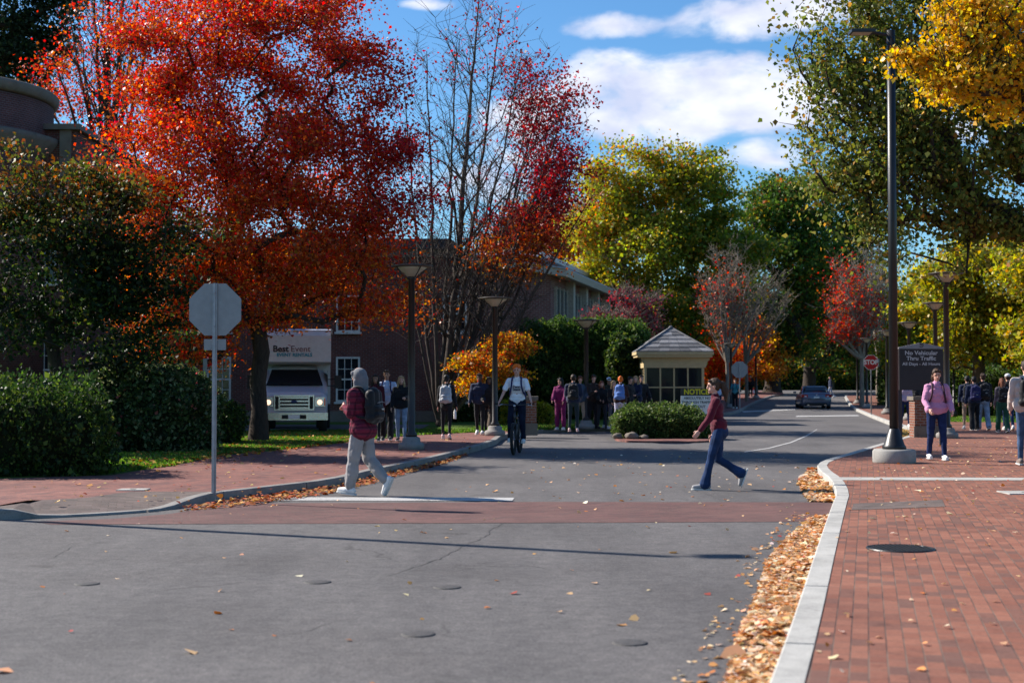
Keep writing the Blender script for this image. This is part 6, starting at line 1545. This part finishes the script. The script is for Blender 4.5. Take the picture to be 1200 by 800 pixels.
# ---- cyclist and bicycle
def bicycle(loc, face, hand):
    root = empty('bicycle', loc, math.radians(face), 'dark bicycle with fat tyres ridden towards the camera by the red-haired rider', 'bicycle')
    FR = simple('bike_frame', (.03,.03,.035), .35, .1, spec=.5); TY = bpy.data.materials['tyre_rubber']; CHR = bpy.data.materials['chrome']
    for y, nm in ((.52, 'f'), (-.52, 'b')):
        bm = BM(); n = 40; R_, r_ = .320, .036; rings = []
        for k in range(n):
            a = 2*math.pi*k/n; rings.append([bm.verts.new((math.cos(b)*r_, (R_+math.sin(b)*r_)*math.cos(a), (R_+math.sin(b)*r_)*math.sin(a))) for b in [2*math.pi*j/8 for j in range(8)]])
        for i in range(n):
            a, b = rings[i], rings[(i+1)%n]
            for j in range(8): bm.faces.new((a[j], a[(j+1)%8], b[(j+1)%8], b[j]))
        w = bm_obj('wheel', bm, TY, root, True, (0, y, .355))
        bm = BM()
        for k in range(24):
            a = 2*math.pi*k/24; tube(bm, [((-1)**k*.025, 0, 0), (0, .30*math.cos(a), .30*math.sin(a))], .0016, 3)
        tube(bm, [(-.05,0,0),(.05,0,0)], .02, 8); bm_obj('spokes', bm, CHR, w)
    hd = Vector((0,.33,.90)); bb = Vector((0,-.08,.32)); st = Vector((0,-.28,.86))
    bm = BM(); tube(bm, [hd+Vector((0,0,-.06)), bb], .02, 8); tube(bm, [hd, st+Vector((0,.05,-.06))], .018, 8); tube(bm, [bb, st], .017, 8)
    for s in (-1, 1): tube(bm, [bb, (s*.06,-.52,.355)], .010, 6); tube(bm, [st+Vector((0,.03,-.1)), (s*.06,-.52,.355)], .009, 6)
    tube(bm, [hd+Vector((0,.03,-.12)), hd+Vector((0,-.01,.06))], .024, 10); bm_obj('frame', bm, FR, root, True)
    bm = BM(); tube(bm, [(-.055,.40,.70),(.055,.40,.70)], .022, 8)
    for s in (-1, 1): tube(bm, [(s*.055,.40,.70),(s*.058,.44,.55),(s*.055,.52,.355)], .018, 8)
    bm_obj('fork', bm, FR, root, True)
    bm = BM(); tube(bm, [hd+Vector((0,-.01,.06)), hd+Vector((0,.02,.12)), (0,hand.y+.03,hand.z-.03)], .016, 8); tube(bm, [(-hand.x-.07,hand.y-.01,hand.z),(-.15,hand.y+.03,hand.z-.03),(0,hand.y+.03,hand.z-.03),(.15,hand.y+.03,hand.z-.03),(hand.x+.07,hand.y-.01,hand.z)], .013, 8); bm_obj('handlebar', bm, FR, root, True)
    for s in (-1, 1):
        bm = BM(); tube(bm, [(s*(hand.x+.07),hand.y-.01,hand.z),(s*(hand.x-.05),hand.y,hand.z-.008)], .018, 8); bm_obj('grip', bm, TY, root, True)
        bm = BM(); tube(bm, [(s*(hand.x-.12),hand.y+.03,hand.z-.01),(s*(hand.x-.05),hand.y+.07,hand.z-.03),(s*(hand.x+.03),hand.y+.06,hand.z-.05)], .007, 5); bm_obj('brake_lever', bm, CHR, root, True)
        bm = BM(); a = s*.6; tube(bm, [(s*.05, bb.y, bb.z), (s*.08, bb.y+.16*math.cos(a*.6), bb.z+s*.06)], .012, 6); c_ = bm_obj('crank', bm, CHR, root)
        bm = BM(); box(bm, s*.14-.05, s*.14+.05, bb.y+.11, bb.y+.21, bb.z+s*.06-.012, bb.z+s*.06+.012); bm_obj('pedal', bm, TY, c_)
    bm = BM(); lathe(bm, [(.09,-.003),(.09,.003),(0,.003)], 20); bm_obj('chainring', bm, CHR, root, False, (.045, bb.y, bb.z), rot=(0, math.radians(90), 0))
    bm = BM(); tube(bm, [st, st+Vector((0,-.03,.10))], .013, 8); bm_obj('seat_post', bm, CHR, root)
    bm = BM(); ell(bm, st+Vector((0,-.10,.13)), .075, .09, .03); ell(bm, st+Vector((0,.03,.13)), .03, .12, .022); remeshed('saddle', bm, TY, root, .01, 2)
    bm = BM(); ell(bm, Vector((0,hand.y+.06,hand.z-.05)), .03, .025, .025); bm_obj('front_light', bm, CHR, root, True)
p = g(606.5, 533, 0)
_, JJ = person('person with red curly hair in a white T-shirt standing on the pedals of a bicycle', (p.x, p.y+.62, 0), 172, 1.80, near=2, hair='ginger', style='curly', top=WTEE, topkind='tee', legs=denim('denim_navy', (.007,.011,.026)), legkind='jeans', shoes=WSH,
       L=(18,22,5), R=(24,32,5), AL=(30,17,6,0), AR=(30,17,6,0), lean=8, nod=4, lift=.25, sole_pitch=(0,0), pack=(PACKN, 'bag'), packlabel='navy backpack worn by the cyclist, only its straps showing in front',
       tshirt_print=(('Penn', .335, .085), ('State', .275, .085)), legw=1.2, bulk=1.1)
sc_ = 1.80/1.75; hnd = (JJ['wrL']+JJ['faL']*.085)*sc_; hnd.x = abs(hnd.x)
bicycle((p.x-.02, p.y+.55, 0), 172, Vector((hnd.x, hnd.y-.07, hnd.z)))

# ---- walkers on the left walk
G1 = 'walkers on the left sidewalk'
def at(px, py, z=KH): return g(px, py, z)
person('person in dark maroon top, half hidden behind the hooded walker', at(440, 517), 175, 1.68, fem=True, near=1, hair='dark_brown', style='long', skin=SKIN_T, top=cloth('dark_maroon', (.08,.012,.02)), topkind='sweater', legs=BLK, legkind='leggings', shoes=BSH, L=(8,4,1), R=(-8,10,1), group=G1)
person('person in white T-shirt and dark trousers approaching beside the first lamp post', at(453, 516), 178, 1.80, near=1, hair='brown', skin=SKIN_T, top=cloth('tee_cool_white', (.55,.62,.80)), topkind='tee', legs=BLK, legkind='wide', shoes=BSH, L=(10,6,2), R=(-8,12,2), AL=(5,10,15,5), AR=(20,12,40,10), group=G1, pack=(PACKN,'straps'), packlabel='navy bag straps on the person in the white T-shirt', bulk=1.3)
person('blonde person in black jacket and pale jeans directly left of the first lamp post', at(470, 517), 176, 1.66, fem=True, near=1, hair='blonde', style='long', top=BLK, topkind='jacket', legs=DL, legkind='jeans', shoes=BSH, L=(7,4,1), R=(-6,10,1), AL=(30,10,60,20), AR=(10,10,20,5), group=G1, headturn=10)
person('person in black leggings seen from behind carrying a pale grey backpack', at(523, 514.5), -4, 1.68, fem=True, near=1, hair='black', style='bun', top=BLK, topkind='sweater', legs=BLK, legkind='leggings', shoes=PSH, L=(8,4,1), R=(-6,12,1), AR=(0,12,10,0), group=G1, pack=(PACKG,'bag'), packlabel='pale grey backpack on the person in black leggings')
# white bottle in the hand of the walker
b = at(534, 513); root = empty('water_bottle', (b.x-.02, b.y, b.z+.52), 0, 'white water bottle carried low beside the person in black leggings', 'bottle')
bm = BM(); lathe(bm, [(0,0),(.035,.0),(.037,.02),(.037,.2),(.02,.235),(.018,.25),(0,.25)], 12); bm_obj('bottle_body', bm, WHP, root, True)
bm = BM(); lathe(bm, [(0,.251),(.02,.251),(.02,.28),(0,.28)], 12); bm_obj('cap', bm, BLACKMET, root, True)
person('person in navy jacket over a blue shirt, behind the second lamp post', at(562, 509), 172, 1.74, near=1, hair='black', skin=SKIN_D, top=NAVY, topkind='jacket', legs=BLK, legkind='jeans', shoes=WSH, L=(9,4,1), R=(-8,12,1), AL=(-6,12,15,5), AR=(10,12,15,5), group=G1)
person('person all in black directly beside the second lamp post', at(573, 509), 178, 1.66, fem=True, near=0, hair='black', style='long', skin=SKIN_D, top=BLK, topkind='jacket', legs=BLK, legkind='leggings', shoes=BSH, L=(6,4,1), R=(-5,8,1), AL=(15,10,50,20), AR=(15,10,50,20), group=G1)
# ---- the waiting group in front of the tall hedge
G3 = 'group of people waiting in front of the tall hedge'
grp = [
 (657,503.5,150,1.62,True,'black','long',MAG,'hoodie',MAG,'sweat',WSH,None,'person dressed all in magenta, standing apart at the left of the group',None),
 (672,505.5,-5,1.80,False,'dark_brown','short',NAVY,'jacket',cloth('dark_teal_trousers',(.02,.035,.045)),'jeans',PSH,(PACKB,'bag'),'tall person in navy jacket seen from behind, left of the group lamp post','black backpack on the tall person in navy left of the group lamp post'),
 (680,502,170,1.68,False,'auburn','short',cloth('slate_cloth',(.06,.09,.14)),'hoodie',KHAKI,'jeans',WSH,None,'person in slate blue top and khaki trousers behind the navy jacket',None),
 (694.5,502,175,1.76,False,'brown','short',cloth('dark_brown_cloth',(.03,.02,.018)),'jacket',BLK,'wide',BSH,None,'person in dark brown jacket directly right of the group lamp post',None),
 (705,502,165,1.60,True,'auburn','long',BLK,'jacket',cloth('charcoal_cloth',(.03,.03,.035)),'jeans',BSH,None,'person in black with auburn hair, third from the group lamp post',None),
 (712.5,501,178,1.72,False,'brown','short',cloth('olive_dark',(.03,.03,.02)),'jacket',DD,'jeans',WSH,None,'person wearing a white beanie in the middle of the group','hat'),
 (718.5,502.5,200,1.60,True,'blonde','long',BLK,'sweater',cloth('grey_leggings',(.10,.10,.12)),'leggings',WSH,None,'blonde person in black sweater in the middle of the group',None),
 (727,504.5,-12,1.66,True,'ginger','bun',cloth('rust_jacket',(.05,.022,.02)),'jacket',cloth('lilac_white',(.50,.48,.62)),'wide',WSH,(PACKBL,'bag'),'ginger person in dark jacket and pale lilac trousers seen from behind','bright blue backpack in the middle of the group'),
 (737.5,501.5,185,1.72,False,'dark_brown','short',BLK,'jacket',BLK,'jeans',BSH,None,'person in black jacket behind the island bush, right of the blue backpack',None),
 (745.5,501,175,1.70,True,'blonde','long',NAVY,'jacket',DD,'jeans',BSH,None,'fair-haired person in dark coat near the right end of the group',None),
 (751.5,499.5,170,1.72,False,'brown','short',BLK,'jacket',BLK,'jeans',BSH,None,'last person at the right end of the group, next to the booth',None),
]
for (px,py,fc,h,fem,hr,stl,tp,tk,lg,lk,sh,pk,lb_,x) in grp:
    rg = random.Random(px); hatx = ('beanie', cloth('beanie_white', (.62,.68,.78))) if x == 'hat' else None
    person(lb_, at(px,py), fc+(0 if pk else rg.uniform(-55, 55)), h*rg.uniform(.97, 1.03), lean=rg.uniform(0, 6), nod=rg.uniform(-4, 22), fem=fem, near=0, hair=hr, style=stl, top=tp, topkind=tk, legs=lg, legkind=lk, shoes=sh, skin=[SKIN_L,SKIN_T][rg.random() < .3],
           L=(rg.uniform(-4,12),rg.uniform(2,8),3), R=(rg.uniform(-8,4),rg.uniform(2,10),3), AL=(rg.uniform(0,30),9,rg.uniform(10,80),12), AR=(rg.uniform(0,30),9,rg.uniform(10,80),12), group=G3, pack=pk, packlabel=x if pk else None, hat=hatx, headturn=rg.uniform(-25,25))
# ---- far people
G4 = 'distant walkers beyond the booth'
person('distant person in teal top and dark trousers right of the far stop sign post', at(861.5, 478.5), 170, 1.76, near=0, hair='brown', top=TEALC, topkind='tee', legs=BLK, legkind='wide', L=(8,4,1), R=(-6,8,1), group=G4, pack=(PACKN,'straps'), packlabel='dark bag straps on the distant person in teal')
person('distant person in dark clothes beside the traffic cone', at(879.5, 466), 175, 1.78, near=0, hair='brown', top=BLK, topkind='jacket', legs=BLK, legkind='jeans', L=(8,4,1), R=(-6,8,1), group=G4)
person('distant person in pale blue shirt seen between booth and bare tree', at(842, 482), 185, 1.70, near=0, hair='brown', top=LBLUE, topkind='tee', legs=DD, legkind='jeans', L=(8,4,1), R=(-6,8,1), group=G4)
q = g(973, 466, 0); person('distant person in dark blue crossing the road beyond the grey car', q, 90, 1.75, near=0, hair='black', top=NAVY, topkind='jacket', legs=DL, legkind='jeans', L=(20,6,1), R=(-16,16,1), group=G4)
# ---- students on the right walk
G5 = 'students walking away on the right walk'
person('student in navy jacket and khaki trousers with dark backpack, leftmost of the students walking away', at(1134, 503), -10, 1.70, near=1, hair='black', top=NAVY, topkind='jacket', legs=KHAKI, legkind='jeans', shoes=WSH, L=(8,4,1), R=(-8,12,1), group=G5, pack=(PACKB,'bag'), packlabel='dark backpack of the leftmost student in khaki trousers')
person('student in navy top and black trousers, second from left walking away', at(1142, 504), -6, 1.70, near=1, hair='black', top=NAVY, topkind='hoodie', legs=BLK, legkind='wide', shoes=BSH, L=(-6,10,1), R=(10,4,1), group=G5, pack=(PACKN,'bag'), packlabel='navy backpack of the second student from the left')
person('curly-haired student in black with pale grey jeans and black backpack', at(1152.5, 504), -4, 1.76, near=1, hair='brown', style='curly', top=BLK, topkind='jacket', legs=DL, legkind='wide', shoes=cloth('shoe_taupe', (.2,.15,.13), .6), L=(10,4,2), R=(-8,12,2), group=G5, pack=(PACKB,'bag'), packlabel='black backpack above the pale grey jeans')
person('long-haired student in dark green trousers and pink shoes', at(1175, 507), -6, 1.62, fem=True, near=1, hair='auburn', style='long', top=cloth('plum_grey', (.12,.10,.12)), topkind='sweater', legs=GREENC, legkind='wide', shoes=PSH, L=(9,4,2), R=(-7,12,2), group=G5, pack=(PACKB,'bag'), packlabel='small black backpack of the student in green trousers')
person('student in pale cap, black jacket and blue jeans, partly behind the green trousers', at(1181.5, 504), -6, 1.76, near=1, hair='brown', top=BLK, topkind='jacket', legs=DB, legkind='jeans', shoes=WSH, L=(6,4,1), R=(-8,12,1), group=G5, hat=('cap', cloth('cap_white', (.6,.6,.6))))
person('person in pale lilac top left of the big sign post', at(1061, 500), 178, 1.70, fem=True, near=0, hair='brown', style='long', top=cloth('lilac_cloth', (.42,.34,.46)), topkind='sweater', legs=DD, legkind='jeans', shoes=WSH, L=(8,4,1), R=(-6,8,1), group='people behind the big sign')
person('person in black under the big sign panel', at(1073, 497), -5, 1.74, near=0, hair='dark_brown', top=BLK, topkind='jacket', legs=BLK, legkind='jeans', shoes=BSH, L=(8,4,1), R=(-6,8,1), group='people behind the big sign', pack=(PACKB,'bag'), packlabel='black backpack of the person under the big sign panel')
person('person in blue under the right half of the big sign', at(1083, 495), -5, 1.72, near=0, hair='dark_brown', top=NAVY, topkind='jacket', legs=DD, legkind='jeans', shoes=WSH, L=(8,4,1), R=(-6,8,1), group='people behind the big sign')

bpy.data.scenes.remove(WORKSHOP)
